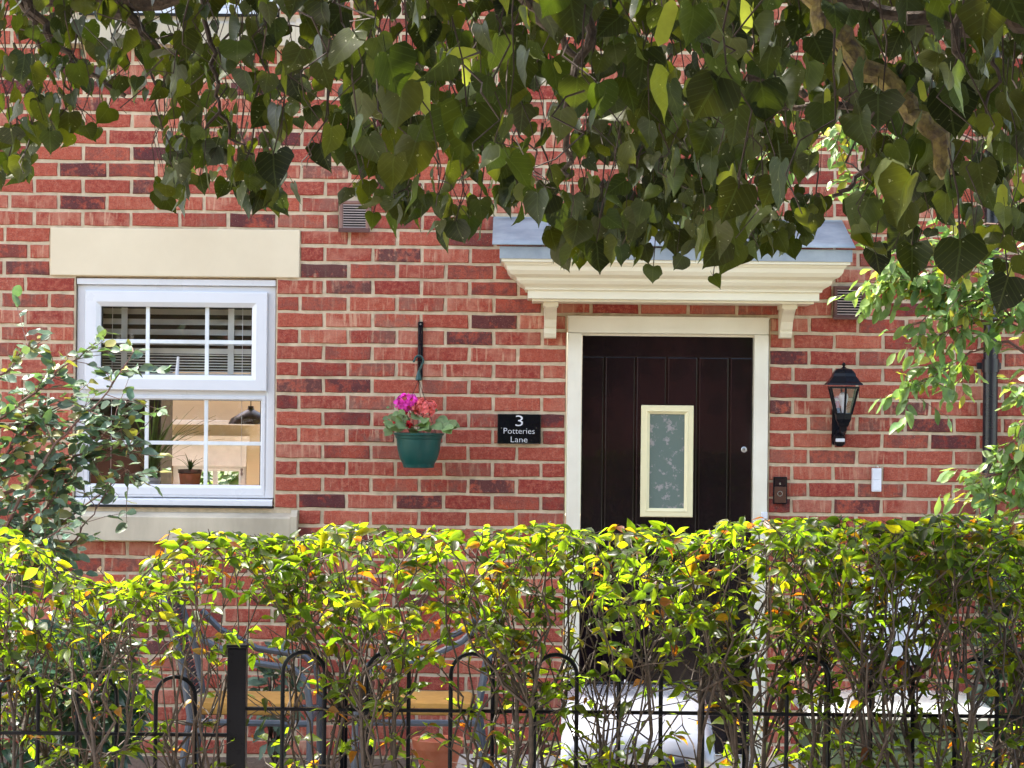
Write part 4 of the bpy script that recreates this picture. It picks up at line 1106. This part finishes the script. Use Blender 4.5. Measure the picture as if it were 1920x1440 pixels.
for hi, u0 in enumerate(HU):
    rng = random.Random(100 + hi)
    yc_ = fyv + (-.12 if hi % 3 else .02)
    bX = P(u0, 1400, yc_).x
    root = empty('hedge_shrub', (bX, yc_, 0), 'leafy hedge shrub ' + HL[hi], 'hedge', 'shrubs of the clipped hedge')
    stems = MB(); its = []
    nst = 3 if u0 < 1450 else 5
    thin = .35 if 120 < u0 < 250 else 1.0
    for s in range(nst):
        b0 = Vector((bX + rng.uniform(-.06, .06), yc_ + rng.uniform(-.05, .10), 0))
        zsplit = rng.uniform(.45, .92)
        mid = Vector((b0.x + rng.uniform(-.10, .10), b0.y + rng.uniform(-.03, .12), zsplit))
        pts = curve(b0, mid, rng, 6, .022); r0 = rng.uniform(.006, .010)
        stems.tube(pts, [r0 * (1 - .35 * i / 6) for i in range(7)], 6)
        for t in range(rng.randint(5, 6)):
            uu = u0 + rng.gauss(0, 70); yy = yc_ + rng.uniform(-.14, .32)
            zt_ = P(uu, hedge_top(uu), yc_).z - abs(rng.gauss(0, .045)) - (.0 if rng.random() < .75 else rng.uniform(.05, .3)) + (rng.uniform(.0, .05) if rng.random() < .12 else 0)
            st = pts[rng.randint(4, 6)] if rng.random() < .5 else mid
            end = Vector((P(uu, 1000, yy).x, yy, zt_))
            br = curve(st, end, rng, 6, .034); r1 = r0 * .55
            stems.tube(br, [r1 * (1 - .65 * i / 6) for i in range(7)], 5)
            for w_ in range(rng.randint(5, 7) if u0 > 600 else rng.randint(5, 8)):
                k = rng.choice([2, 3, 4, 5, 5, 5, 6, 6, 6]); sp = br[k]
                ln = rng.uniform(.07, .17)
                d = Vector((rng.gauss(0, .7), rng.gauss(0, .6), rng.uniform(.15, 1.1))).normalized()
                ep = sp + d * ln
                lim = P(pix(ep)[0], hedge_top(pix(ep)[0]), yc_).z + rng.uniform(-.01, .03)
                if ep.z > lim: ep.z = lim
                tw = curve(sp, ep, rng, 3, .007)
                stems.tube(tw, [.0023, .002, .0017, .0012], 4)
                lowz = ep.z < zt_ - .22
                for l in range(rng.randint(3, 6) if not lowz else rng.randint(1, 4)):
                    if rng.random() > thin + .1 or (lowz and rng.random() < .35 + (.25 if uu < 1500 else 0)): continue
                    f = rng.uniform(.3, 1.05); p = sp.lerp(ep, f)
                    out = Vector((rng.gauss(0, 1), rng.gauss(0, .8), rng.uniform(-.75, .25))).normalized()
                    nr = Vector((rng.gauss(0, .45), rng.gauss(0, .5), 1.0))
                    if rng.random() < .35: nr = Vector((rng.gauss(0, .5), -1, rng.gauss(.3, .5)))
                    sz = rng.uniform(.030, .056)
                    q = rng.random()
                    if q < .03: t = (1.8, .35, .8)
                    elif q < .055: t = (2.2, .8, 1.0)
                    elif q < .20: t = (1.5, .95, .7)
                    else: b_ = rng.choice([rng.uniform(.35, .7), rng.uniform(.8, 1.3)]); t = (b_ * rng.uniform(.8, 1.1), b_, b_)
                    if uu > 1560: t = tuple(x * .8 for x in t)  # darker leaf colour paints in the shade at the right end of the hedge
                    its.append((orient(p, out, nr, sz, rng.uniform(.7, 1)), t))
        # low shoots with leaves
        for w_ in range(15):
            sp = pts[rng.randint(3, 6)] + Vector((0, 0, rng.uniform(-.05, .12))); d = Vector((rng.gauss(0, .9), rng.uniform(-.2, 1.0), rng.uniform(.1, 1))).normalized(); ep = sp + d * rng.uniform(.10, .24)
            tw = curve(sp, ep, rng, 4, .012); stems.tube(tw, [.003, .0026, .0022, .0018, .0012], 4)
            for l in range(rng.randint(1, 6)):
                p = sp.lerp(ep, rng.uniform(.35, 1.05)); out = Vector((rng.gauss(0, 1), rng.gauss(0, .8), rng.uniform(-.6, .3))).normalized()
                b_ = rng.uniform(.55, 1.3); t = (b_, b_, b_) if rng.random() > .1 else (2.2, .6, .9)
                its.append((orient(p, out, Vector((rng.gauss(0, .5), rng.gauss(0, .5), 1)), rng.uniform(.030, .056), rng.uniform(.7, 1)), t))
    stems.build('stems', M['stem'], root, smooth=True)
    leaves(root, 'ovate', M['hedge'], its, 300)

# ------------------------------------------------------------------ shrubs left and right, garden plants
def bush(name, label, rootp, branches, kind, mat, stemmat, seed, size, dens, drop=(-.5, .3), yj=.15, twl=(.08, .22), limit=300, nrm=None, tbase=(.7, 1.25), thick=.007, perleaf=(4, 8), warm=0, wid=1.0, group=None):
    rng = random.Random(seed); root = empty(name, rootp, label, 'shrub', group); st = MB(); its = []
    for pl in branches:
        pts = [P(u, v, y) for u, v, y in pl]
        # refine
        fine = []
        for a, b in zip(pts, pts[1:]):
            fine += curve(a, b, rng, 4, .012)[:-1]
        fine.append(pts[-1]); n = len(fine)
        st.tube(fine, [thick * (1 - .75 * i / (n - 1)) for i in range(n)], 6)
        tot = sum((b - a).length for a, b in zip(fine, fine[1:]))
        for k in range(max(3, int(tot * dens))):
            i = min(n - 2, int((rng.random() ** .75) * (n - 1))); sp = fine[i].lerp(fine[i + 1], rng.random())
            axis = (fine[i + 1] - fine[i]).normalized()
            d = (axis * rng.uniform(.3, 1.0) + Vector((rng.gauss(0, .6), rng.gauss(0, .5), rng.gauss(0, .55)))).normalized()
            ep = sp + d * rng.uniform(*twl); tw = curve(sp, ep, rng, 3, .008); st.tube(tw, [.0022, .0018, .0015, .001], 4)
            nl = rng.randint(*perleaf)
            for l in range(nl):
                f = (l + 1) / nl; p = sp.lerp(ep, f)
                out = (d * .6 + Vector((rng.gauss(0, .7), rng.gauss(0, .6), rng.uniform(*drop)))).normalized()
                nr = Vector((rng.gauss(0, .4), rng.uniform(-1.1, .2), rng.uniform(.3, 1.2))) if nrm is None else nrm(rng)
                b_ = rng.uniform(*tbase); t = (b_ * rng.uniform(.85, 1.1), b_, b_ * rng.uniform(.8, 1.1))
                if rng.random() < warm: t = (b_ * 2, b_ * 1.25, b_ * .5)
                its.append((orient(p, out, nr, rng.uniform(*size), wid), t))
    st.build('stems', stemmat, root, smooth=True)
    leaves(root, kind, mat, its, limit); return root
yl = -2.0
bush('leafy_bush', 'grey green leaved bush reaching in from the left edge over the window', (P(-60, 1400, yl).x, yl, 0),
     [[(-60, 1440, yl), (-40, 1100, yl), (60, 980, yl), (150, 870, yl), (225, 780, yl)],
      [(-40, 1100, yl), (40, 930, yl - .1), (105, 830, yl - .1), (180, 760, yl - .1), (250, 660, yl - .1)],
      [(-60, 1000, yl), (-20, 800, yl), (60, 740, yl), (130, 680, yl), (185, 640, yl)],
      [(-60, 900, yl - .1), (-20, 740, yl - .1), (20, 690, yl - .1), (55, 640, yl - .1)],
      [(-40, 1100, yl), (20, 1040, yl + .1), (90, 1000, yl + .1), (170, 940, yl + .1), (240, 880, yl + .1)],
      [(0, 930, yl), (90, 880, yl), (160, 850, yl), (262, 845, yl)],
      [(-40, 1150, yl), (30, 1080, yl), (100, 1050, yl), (150, 1000, yl), (180, 950, yl)],
      [(-60, 1050, yl), (-10, 880, yl), (30, 820, yl), (80, 780, yl), (140, 745, yl)],
      [(-60, 1200, yl - .2), (0, 1060, yl - .2), (60, 1030, yl - .2), (130, 980, yl - .2)],
      [(-60, 1100, yl), (-20, 980, yl), (40, 940, yl), (100, 940, yl)], [(-60, 1000, yl), (0, 900, yl), (60, 880, yl)], [(-60, 1250, yl), (10, 1120, yl), (70, 1080, yl), (110, 1040, yl)], [(-60, 960, yl), (-10, 1000, yl), (50, 1010, yl), (90, 1060, yl)], [(-60, 860, yl), (0, 800, yl), (50, 790, yl), (110, 800, yl)]],
     'oval', M['shrub_grey'], M['stem_red'], 21, (.038, .066), 27, thick=.008, yj=.2, perleaf=(3, 6), tbase=(.6, 1.25), warm=.12, wid=.95)
yr = -1.7
bush('drooping_shrub', 'light green shrub drooping over the black downpipe at the right edge', (P(2010, 1400, yr).x, yr, 0),
     [[(2010, 1440, yr), (1990, 900, yr), (1960, 640, yr), (1850, 560, yr), (1740, 530, yr), (1665, 525, yr)],
      [(1960, 640, yr), (1880, 600, yr), (1800, 610, yr), (1740, 640, yr)],
      [(1970, 700, yr), (1890, 640, yr), (1820, 660, yr), (1760, 700, yr), (1700, 735, yr)],
      [(1960, 500, yr), (1860, 480, yr), (1740, 500, yr), (1640, 545, yr)],
      [(1990, 760, yr), (1940, 740, yr), (1915, 800, yr), (1910, 870, yr)],
      [(1990, 900, yr), (1930, 850, yr), (1890, 900, yr), (1865, 960, yr)],
      [(1990, 700, yr), (1950, 680, yr), (1930, 740, yr), (1915, 820, yr), (1925, 900, yr)],
      [(1990, 880, yr), (1920, 880, yr), (1860, 890, yr), (1835, 905, yr)],
      [(1980, 600, yr), (1900, 560, yr), (1820, 560, yr), (1740, 590, yr), (1700, 620, yr)],
      [(1990, 1000, yr), (1940, 940, yr), (1900, 970, yr), (1880, 1000, yr)],
      [(1960, 430, yr), (1850, 420, yr), (1750, 460, yr), (1680, 490, yr)],
      [(1960, 400, yr - .1), (1800, 330, yr - .1), (1660, 330, yr - .1), (1580, 360, yr - .1)],
      [(1960, 330, yr - .1), (1800, 250, yr - .1), (1600, 240, yr - .1), (1440, 290, yr - .1)]],
     'oval', M['shrub_light'], M['stem_red'], 22, (.048, .080), 33, drop=(-1.3, .0), thick=.007, twl=(.07, .2), perleaf=(3, 6), warm=.1, wid=.72)
gl_ = 'garden plants between the hedge and the wall'
def mound(u0, u1, vt, y, seed, kind, mat, n, size, label, name='garden_plant'):
    rng = random.Random(seed); cx_ = P((u0 + u1) / 2, 1300, y).x; w = (u1 - u0) / 2 * px(y); zt_ = P(960, vt, y).z
    root = empty(name, (cx_, y, 0), label, 'plant', None); st = MB(); its = []
    for k in range(16):
        e = Vector((cx_ + rng.gauss(0, .5) * w, y + rng.gauss(0, .4) * w, zt_ * rng.uniform(.6, 1))); st.tube(curve((cx_, y, 0), e, rng, 4, .02), [.006, .005, .004, .003, .002], 5)
    for k in range(n):
        d = Vector((rng.gauss(0, 1), rng.gauss(0, 1), rng.gauss(.3, .8))).normalized(); r = rng.uniform(.45, 1)
        p = Vector((cx_ + d.x * w * r, y + d.y * w * .7 * r, max(.03, zt_ * .55 + d.z * zt_ * .45 * r)))
        b_ = rng.uniform(.6, 1.4); its.append((orient(p, d + Vector((0, 0, -.3)), Vector((rng.gauss(0, .5), -.6, 1)), rng.uniform(*size)), (b_, b_, b_)))
    st.build('stems', M['stem'], root); leaves(root, kind, mat, its, 200)
mound(60, 260, 1135, -2.6, 31, 'ovate', M['shrub_dark'], 800, (.05, .085), 'dark blue green bush behind the left railing')
mound(-80, 80, 1180, -2.9, 32, 'ovate', M['shrub_dark'], 500, (.04, .07), 'low dark bush at the bottom left corner behind the railing')
mound(480, 560, 1205, -.35, 33, 'ovate', M['shrub_grey'], 160, (.05, .09), 'small blue green plant at the foot of the wall right of the post')
mound(1840, 1990, 1010, -1.2, 34, 'oval', M['shrub_dark'], 500, (.05, .08), 'dark leafy bush at the foot of the downpipe')

# ------------------------------------------------------------------ linden tree
TR = Vector((2.35, -6.3, 0))
tree = empty('linden_tree', TR, 'linden tree whose leafy branches hang across the top of the view', 'tree')
rng = random.Random(77)
mb = MB(); tp_ = [(2.35, -6.3, -.05), (2.36, -6.32, .25), (2.3, -6.35, 1.2), (2.36, -6.3, 2.3), (2.28, -6.25, 3.4), (2.2, -6.3, 4.6), (2.25, -6.3, 6.2), (2.2, -6.2, 7.6)]
mb.tube(tp_, [.24, .19, .165, .155, .14, .11, .07, .03], 14); mb.build('trunk', M['bark'], tree, smooth=True)
def branch(pts, r0, r1, mat=None, nm='branch'):
    fine = []
    for a, b in zip(pts, pts[1:]): fine += curve(a, b, rng, 4, .010)[:-1]
    fine.append(Vector(pts[-1])); n = len(fine)
    mb = MB(); mb.tube(fine, [r0 + (r1 - r0) * i / (n - 1) + rng.uniform(-.04, .06) * r0 for i in range(n)], 8); mb.build(nm, mat or M['bark'], tree, smooth=True); return fine
T1 = Vector((2.3, -6.27, 3.1)); T2 = Vector((2.3, -6.25, 3.5))
BR = []
# the lichen covered bough at the upper right of the view
ya = -6.9
BR.append(branch([T2, (1.5, -6.5, 3.5), P(1400, -260, ya), P(1520, -60, ya), P(1545, 30, ya), P(1600, 105, ya), P(1690, 180, ya), P(1740, 240, ya), P(1775, 330, ya)], .035, .011, M['lichen']))
BR.append(branch([T1, (1.6, -6.4, 3.05), P(1850, 60, -6.6), P(1740, 45, -6.6), P(1640, 20, -6.6), P(1560, -10, -6.6)], .022, .010, M['bark']))
BR.append(branch([T1, P(1960, 60, -6.9), P(1880, 20, -6.9), P(1790, 40, -6.9), P(1700, 35, -6.9)], .02, .010))
BR.append(branch([T2, (1.0, -6.0, 3.3), (0.0, -5.7, 3.05), P(480, -60, -5.6), P(300, 5, -5.6), P(60, 0, -5.6)], .03, .016))
BR.append(branch([P(190, 3, -5.6), P(250, 40, -5.6), P(300, 100, -5.6), P(365, 190, -5.6)], .016, .008))
BR.append(branch([P(40, -20, -5.9), P(70, 30, -5.9), P(110, 90, -5.9), P(160, 135, -5.9), P(235, 180, -5.9)], .010, .004))
BR.append(branch([P(30, -20, -5.9), P(55, 30, -5.9), P(75, 90, -5.9)], .007, .004))
BR.append(branch([T2, (1.2, -6.8, 3.2), P(1100, -80, -6.8), P(1110, 60, -6.8), P(1080, 120, -6.8), P(1060, 280, -6.8), P(1065, 330, -6.8)], .014, .003))
BR.append(branch([P(960, -30, -6.6), P(1010, 20, -6.6), P(1060, 90, -6.6), P(1090, 130, -6.6)], .010, .004))
BR.append(branch([P(1600, 200, -6.7), P(1520, 205, -6.7), P(1480, 200, -6.7), P(1430, 190, -6.7)], .007, .003))
BR.append(branch([P(1400, 150, -6.7), P(1460, 160, -6.7), P(1510, 180, -6.7)], .010, .006))
BR.append(branch([P(1800, 30, -7.2), P(1803, 110, -7.2), P(1800, 195, -7.2)], .0065, .004))
BR.append(branch([P(1690, 270, -6.8), P(1650, 290, -6.8), P(1600, 345, -6.8), P(1560, 368, -6.8)], .006, .003, M['twig']))
BR.append(branch([P(1875, 60, -7.0), P(1870, 130, -7.0), P(1850, 220, -7.0)], .004, .002, M['twig']))
BR.append(branch([P(385, -20, -5.9), P(390, 60, -5.9), P(405, 140, -5.9), P(412, 210, -5.9), P(360, 290, -5.9)], .006, .0025, M['twig']))
BR.append(branch([P(412, 215, -5.9), P(430, 260, -5.9), P(475, 290, -5.9)], .0035, .002, M['twig']))
# upper crown limbs, out of the view
for e in ((-2.2, -6.6, 4.2), (-.6, -8.2, 4.6), (.6, -5.6, 4.6), (3.6, -8.3, 4.6), (3.9, -4.9, 4.4), (1.2, -6.6, 5.8), (-1.2, -5.4, 3.9), (0.2, -7.6, 3.6), (2.6, -9.0, 4.9)):
    branch([(2.25, -6.28, rng.uniform(3.4, 4.6)), Vector((2.25, -6.28, 4)).lerp(Vector(e), .5) + Vector((0, 0, .3)), e], .05, .012)

tw = MB()
L = []         # (matrix, tint)
BRACTS = []
def add_leaf(p, size, rng, face=None, t=None):
    tip = Vector((rng.gauss(0, .34), rng.gauss(0, .45), -1))
    an = rng.gauss(0, 1.0); 
    if rng.random() < .35: an = rng.uniform(-3.1, 3.1)
    n = Vector((math.sin(an), -math.cos(an), rng.uniform(-.5, .7))) if face is None else Vector(face)
    if rng.random() < .38 and face is None: n = -n
    if t is None:
        b = rng.uniform(.55, 1.25); t = (b * rng.uniform(.85, 1.2), b, b * rng.uniform(.7, 1.1))
        if rng.random() < .10: t = (b * 1.9, b * 1.7, b)
    L.append((orient(p, tip, n, size, rng.uniform(.86, 1.02)), t))
bot = [(-60, 360), (0, 330), (45, 350), (60, 280), (190, 270), (205, 215), (285, 240), (295, 370), (330, 385), (390, 350), (400, 340), (470, 380), (545, 370), (560, 260), (600, 240), (640, 300), (650, 370), (700, 385), (770, 395), (800, 410), (870, 440), (940, 380), (970, 400), (1000, 370), (1040, 460), (1110, 490), (1180, 470), (1240, 500), (1300, 480), (1345, 500), (1380, 480), (1460, 490), (1500, 420), (1560, 400), (1585, 330), (1610, 470), (1660, 500), (1720, 480), (1780, 520), (1850, 540), (1900, 560), (1980, 560)]
def botv(u):
    for (a, b), (c, d) in zip(bot, bot[1:]):
        if a <= u < c: return b + (d - b) * (u - a) / (c - a)
    return 400
openz = [(230, 205, 75, 40, .95), (240, 300, 70, 60, .97), (150, 250, 60, 25, .7), (450, 215, 60, 45, .55), (560, 300, 45, 60, .75), (1030, 235, 75, 55, .72), (1060, 320, 110, 55, .6), (880, 345, 110, 40, .5), (1575, 300, 55, 75, .93), (1590, 390, 40, 45, .9), (1285, 270, 25, 40, .7), (1420, 330, 30, 50, .6), (420, 60, 50, 35, .8), (300, 45, 40, 30, .7), (735, 65, 35, 25, .6), (690, 330, 60, 40, .5), (600, 330, 40, 60, .7), (1500, 370, 40, 40, .6), (160, 60, 20, 60, .5), (20, 200, 30, 30, .5)]
def keep(u, v, rng):
    for (cu, cv, ru, rv, pr) in openz:
        if ((u - cu) / ru) ** 2 + ((v - cv) / rv) ** 2 < 1 and rng.random() < pr: return False
    return True
for k in range(225):
    u = -60 + 2040 * (k + rng.random()) / 225
    right = u > 1580
    y = rng.choice([rng.uniform(-7.6, -6.9), rng.uniform(-6.9, -5.6), rng.uniform(-6.3, -5.2), rng.uniform(-5.8, -5.0)])
    if right: y = rng.choice([rng.uniform(-7.6, -6.6), rng.uniform(-6.6, -5.2), rng.uniform(-6.0, -5.0)])
    if u < 560: y = rng.uniform(-6.6, -4.9)
    d = y - CAM.y
    vb = botv(u) * rng.uniform(.55, 1.0); v0 = rng.uniform(-230, -20) if rng.random() < .65 else rng.uniform(-100, vb * .6)
    top = P(u + rng.gauss(0, 40), v0, y + rng.gauss(0, .1)); end = P(u, vb, y)
    pts = curve(top, end, rng, 6, .035)
    tw.tube(pts, [.002, .0018, .0016, .0014, .0012, .001, .0008], 4)
    ln = (end - top).length; nl = max(3, int(ln / .041))
    near = max(0, min(1, (-y - 5.2) / 2))
    for l in range(nl):
        f = (l + rng.random()) / nl; i = min(5, int(f * 6)); p = pts[i].lerp(pts[i + 1], f * 6 - i)
        p = p + Vector((rng.gauss(0, .035), rng.gauss(0, .05), rng.uniform(-.02, .01)))
        uu, vv, dd = pix(p)
        if vv > botv(uu): continue
        if not keep(uu, vv + 15, rng): continue
        add_leaf(p, rng.uniform(.028, .056) * (1 + .25 * near) * (1.0 - .25 * (f > .9)) * (.86 if uu < 600 else 1), rng)
clusters = [(1060, 430, 35, 60, 20), (1130, 400, 60, 60, 34), (1190, 420, 50, 60, 30), (1260, 400, 50, 60, 30), (1330, 400, 50, 70, 26), (1400, 430, 45, 55, 26), (1470, 400, 50, 60, 28), (1530, 390, 30, 30, 10), (1000, 360, 50, 40, 16), (960, 320, 40, 60, 18),
            (870, 400, 55, 40, 16), (700, 330, 50, 50, 22), (660, 250, 40, 60, 18), (320, 330, 35, 55, 14), (350, 290, 40, 40, 12), (460, 340, 60, 40, 16), (400, 240, 50, 40, 14), (510, 330, 40, 50, 10), (30, 280, 40, 60, 16), (120, 210, 60, 50, 14), (1230, 300, 80, 60, 40), (1400, 280, 80, 70, 40), (1120, 260, 50, 50, 18), (760, 380, 50, 25, 9), (585, 300, 25, 40, 8)]
for (cu, cv, ru, rv, n) in clusters:
    y = rng.uniform(-6.3, -5.3); hub = P(cu, cv - rv * 1.0, y)
    tw.tube(curve(P(cu + rng.uniform(-50, 50), cv - rv - 140, y), hub, rng, 4, .02), [.0028, .0025, .002, .0018, .0015], 5)
    for q in range(max(2, n // 6)):
        e = P(cu + rng.uniform(-ru, ru), cv + rng.uniform(-.2, .7) * rv, y + rng.uniform(-.1, .1)); tw.tube(curve(hub, e, rng, 4, .012), [.0016, .0014, .0012, .001, .0008], 4)
    for q in range(int(n * 1.25)):
        p = P(cu + rng.gauss(0, .55) * ru, cv + rng.uniform(-1, .8) * rv, y + rng.gauss(0, .12)); uu, vv, dd = pix(p)
        if vv > botv(uu) + 25 or not keep(uu, vv + 15, rng): continue
        add_leaf(p, rng.uniform(.032, .056), rng)
# dense upper fill behind
for k in range(430):
    u = rng.uniform(-60, 1980); v = rng.triangular(-260, botv(u) * .8, -60); y = rng.uniform(-6.6, -4.9)
    if not keep(u, v + 15, rng): continue
    if u < 640 and rng.random() < .8: continue
    add_leaf(P(u, v, y), rng.uniform(.036, .064), rng)
# the big near leaves that the photograph shows one by one: u, v of the leaf base, width px
hero = [(875, 200, 118), (685, 100, 95), (600, 10, 75), (475, -40, 75), (545, 150, 65), (508, 195, 72), (512, 290, 78), (1205, 95, 92), (1225, 170, 85), (1340, 60, 105), (1390, 10, 80), (935, 60, 95), (790, 40, 75), (965, -20, 75), (1775, 170, 100),
        (1700, 320, 92), (1705, 420, 72), (1605, 370, 72), (1640, 465, 62), (1710, 460, 80), (1800, 450, 120), (1890, 520, 85), (1765, 330, 90), (1870, -40, 120), (1905, 40, 90), (855, 415, 60), (900, 375, 52), (822, 365, 50), (1118, 455, 66), (1225, 500, 40), (1280, 480, 42), (1337, 518, 30), (1060, 450, 42), (465, 368, 42),
        (305, 340, 42), (340, 280, 55), (375, 330, 40), (425, 340, 44), (1440, 450, 42), (1480, 455, 40), (1170, 440, 55), (1380, 450, 40), (770, 220, 70), (600, 270, 60), (1330, 20, 90), (1500, 20, 70), (1850, 300, 85), (1900, 400, 80), (1800, 120, 90), (700, 400, 34), (760, 395, 34), (1640, 400, 60), (1020, 350, 55), (960, 350, 45), (1100, 380, 50), (720, 150, 80), (1250, 340, 60), (1560, 120, 70), (20, 240, 60), (15, 300, 50), (60, 230, 50), (140, 230, 34), (180, 240, 30)]
for (u, v, w) in hero:
    d = 2.9 + (120 - w) / 90 * 2.3
    size = w * d / F / 1.06
    y = CAM.y + d; p = P(u, v, y)
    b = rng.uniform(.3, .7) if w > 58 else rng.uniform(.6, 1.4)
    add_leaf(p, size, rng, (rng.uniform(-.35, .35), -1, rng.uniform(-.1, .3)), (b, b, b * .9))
    q = p + Vector((rng.uniform(-.03, .03), .02, .12)); tw.tube([p, p.lerp(q, .5) + Vector((.005, 0, 0)), q], .0015, 4)
tw.build('twigs', M['twig'], tree, smooth=True); bpy.data.objects['twigs']['kind'] = 'stuff'
def vis(u, v): return 1.0 if v < 620 else .1
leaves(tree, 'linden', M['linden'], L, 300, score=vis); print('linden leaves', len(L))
# bracts
its = []
for (u, v, du, dv, w) in ((838, 98, 60, 5, 3.3), (872, 110, 4, 50, 3.3), (797, 155, -2, 60, 3.3), (1262, 0, -25, 85, 3.1), (1402, -10, -3, 70, 3.3), (1880, 345, -4, 60, 3.5), (1900, 330, 25, 40, 3.5), (1550, 165, 2, 35, 3.6), (1040, 115, 10, 25, 3.9), (1075, 130, 30, 5, 3.9), (745, 120, 50, 45, 3.6), (700, 110, 30, 10, 3.6), (1725, 150, 8, 40, 3.5), (660, 205, 0, 20, 4.2), (735, 190, 0, 20, 4.2), (1455, 215, 5, 25, 4.2)):
    y = CAM.y + w - .15; a = P(u, v, y); b = P(u + du, v + dv, y)
    its.append((orient(a, b - a, (rng.uniform(-.3, .3), -1, .2), (b - a).length, 1.25), (1, 1, 1)))
leaves(tree, 'bract', M['bract'], its, 300, name='bract')
# unseen crown above the view, spread back over the camera to block sky light
its = []
for k in range(14500):
    while True:
        x = rng.uniform(-3.5, 5.2); y = rng.uniform(-12.6, -4.35); r = ((x - .8) / 4.4) ** 2 + ((y + 8.4) / 4.3) ** 2
        if r < 1: break
    zl_ = 3.25 + .25 * math.sin(x * 2.1) + .2 * math.sin(y * 2.7 + 1)
    if y > -5.6: zl_ = max(zl_, 2.98)
    if y < -9: zl_ -= .35
    z = zl_ + rng.random() ** 1.3 * (3.2 * (1 - r * .7))
    p = Vector((x, y, z)); u, v, d = pix(p)
    if -60 < u < 1980 and v > -30: continue
    b = rng.uniform(.6, 1.3)
    its.append((orient(p, (rng.gauss(0, .6), rng.gauss(0, .6), -1), (rng.gauss(0, .7), rng.gauss(0, .7), 1), rng.uniform(.10, .17), 1.05), (b, b, b)))
for k in range(1100):  # unseen leaves added to cast shade on the right end of the hedge
    p = Vector((rng.uniform(-.15, 2.3), rng.uniform(-4.35, -3.55), rng.uniform(2.98, 3.6))); u, v, d = pix(p)
    if -60 < u < 1980 and v > -25: continue
    b = rng.uniform(.6, 1.3); its.append((orient(p, (rng.gauss(0, .6), rng.gauss(0, .6), -1), (rng.gauss(0, .7), rng.gauss(0, .7), 1), rng.uniform(.07, .11), 1.05), (b, b, b)))
leaves(tree, 'linden', M['linden'], its, 0, 'crown')

# ------------------------------------------------------------------ house across the street, behind the camera (seen in the gloss and the panes)
oh = empty('opposite_house', (0, -22, 0), 'brick terrace across the street, reflected in the door and the window panes', 'house')
MB().box(-14, 14, -28, -22, 0, 5.2).build('wall', M['far_brick'], oh)
mb = MB(); mb.prism([(-28.4, 5.201), (-21.6, 5.201), (-25, 8.0)], -14.3, 14.3); mb.build('roof', M['roof'], oh)
for k in range(7):
    for z in (.9, 3.2):
        if k % 2 and z < 1: MB().box(-12 + k * 4 - .45, -12 + k * 4 + .45, -21.99, -21.95, .02, 2.05, .01).build('door', M['cabinet'], oh)
        else: MB().box(-12 + k * 4 - .6, -12 + k * 4 + .6, -21.99, -21.94, z, z + 1.2, .01).build('window', M['upvc'], oh)
for (tx, tz, tr_, sd) in ((-4.5, 3.4, 2.3, 1), (-.4, 3.3, 2.4, 2), (4.2, 3.6, 2.5, 3)):
    rr = random.Random(500 + sd)
    t_ = empty('street_tree', (tx, -18, 0), ['', 'left tree across the street behind the camera', 'middle tree across the street behind the camera', 'right tree across the street behind the camera'][sd], 'tree', 'trees across the street')
    MB().tube([(tx, -18, 0), (tx + .05, -18, 1.5), (tx, -18.1, 4)], [.16, .12, .05], 8).build('trunk', M['bark'], t_, smooth=True)
    it = []
    for k in range(2600):
        d = Vector((rr.gauss(0, 1), rr.gauss(0, 1), rr.gauss(0, 1))).normalized(); q = rr.random() ** .4
        p = Vector((tx + d.x * tr_ * q, -18 + d.y * tr_ * .8 * q, tz + d.z * tr_ * q)); b_ = rr.uniform(.6, 1.2)
        it.append((orient(p, (rr.gauss(0, 1), rr.gauss(0, 1), -1), (rr.gauss(0, 1), rr.gauss(0, 1), 1), rr.uniform(.2, .34), 1.1), (b_, b_, b_)))
    leaves(t_, 'oval', M['shrub_dark'], it, 0, 'crown')
# hedge seen through the back window
mound(240, 560, 760, 7.5, 41, 'oval', M['shrub_light'], 1500, (.09, .16), 'pale green hedge in the back garden seen through the room', 'back_garden_hedge')
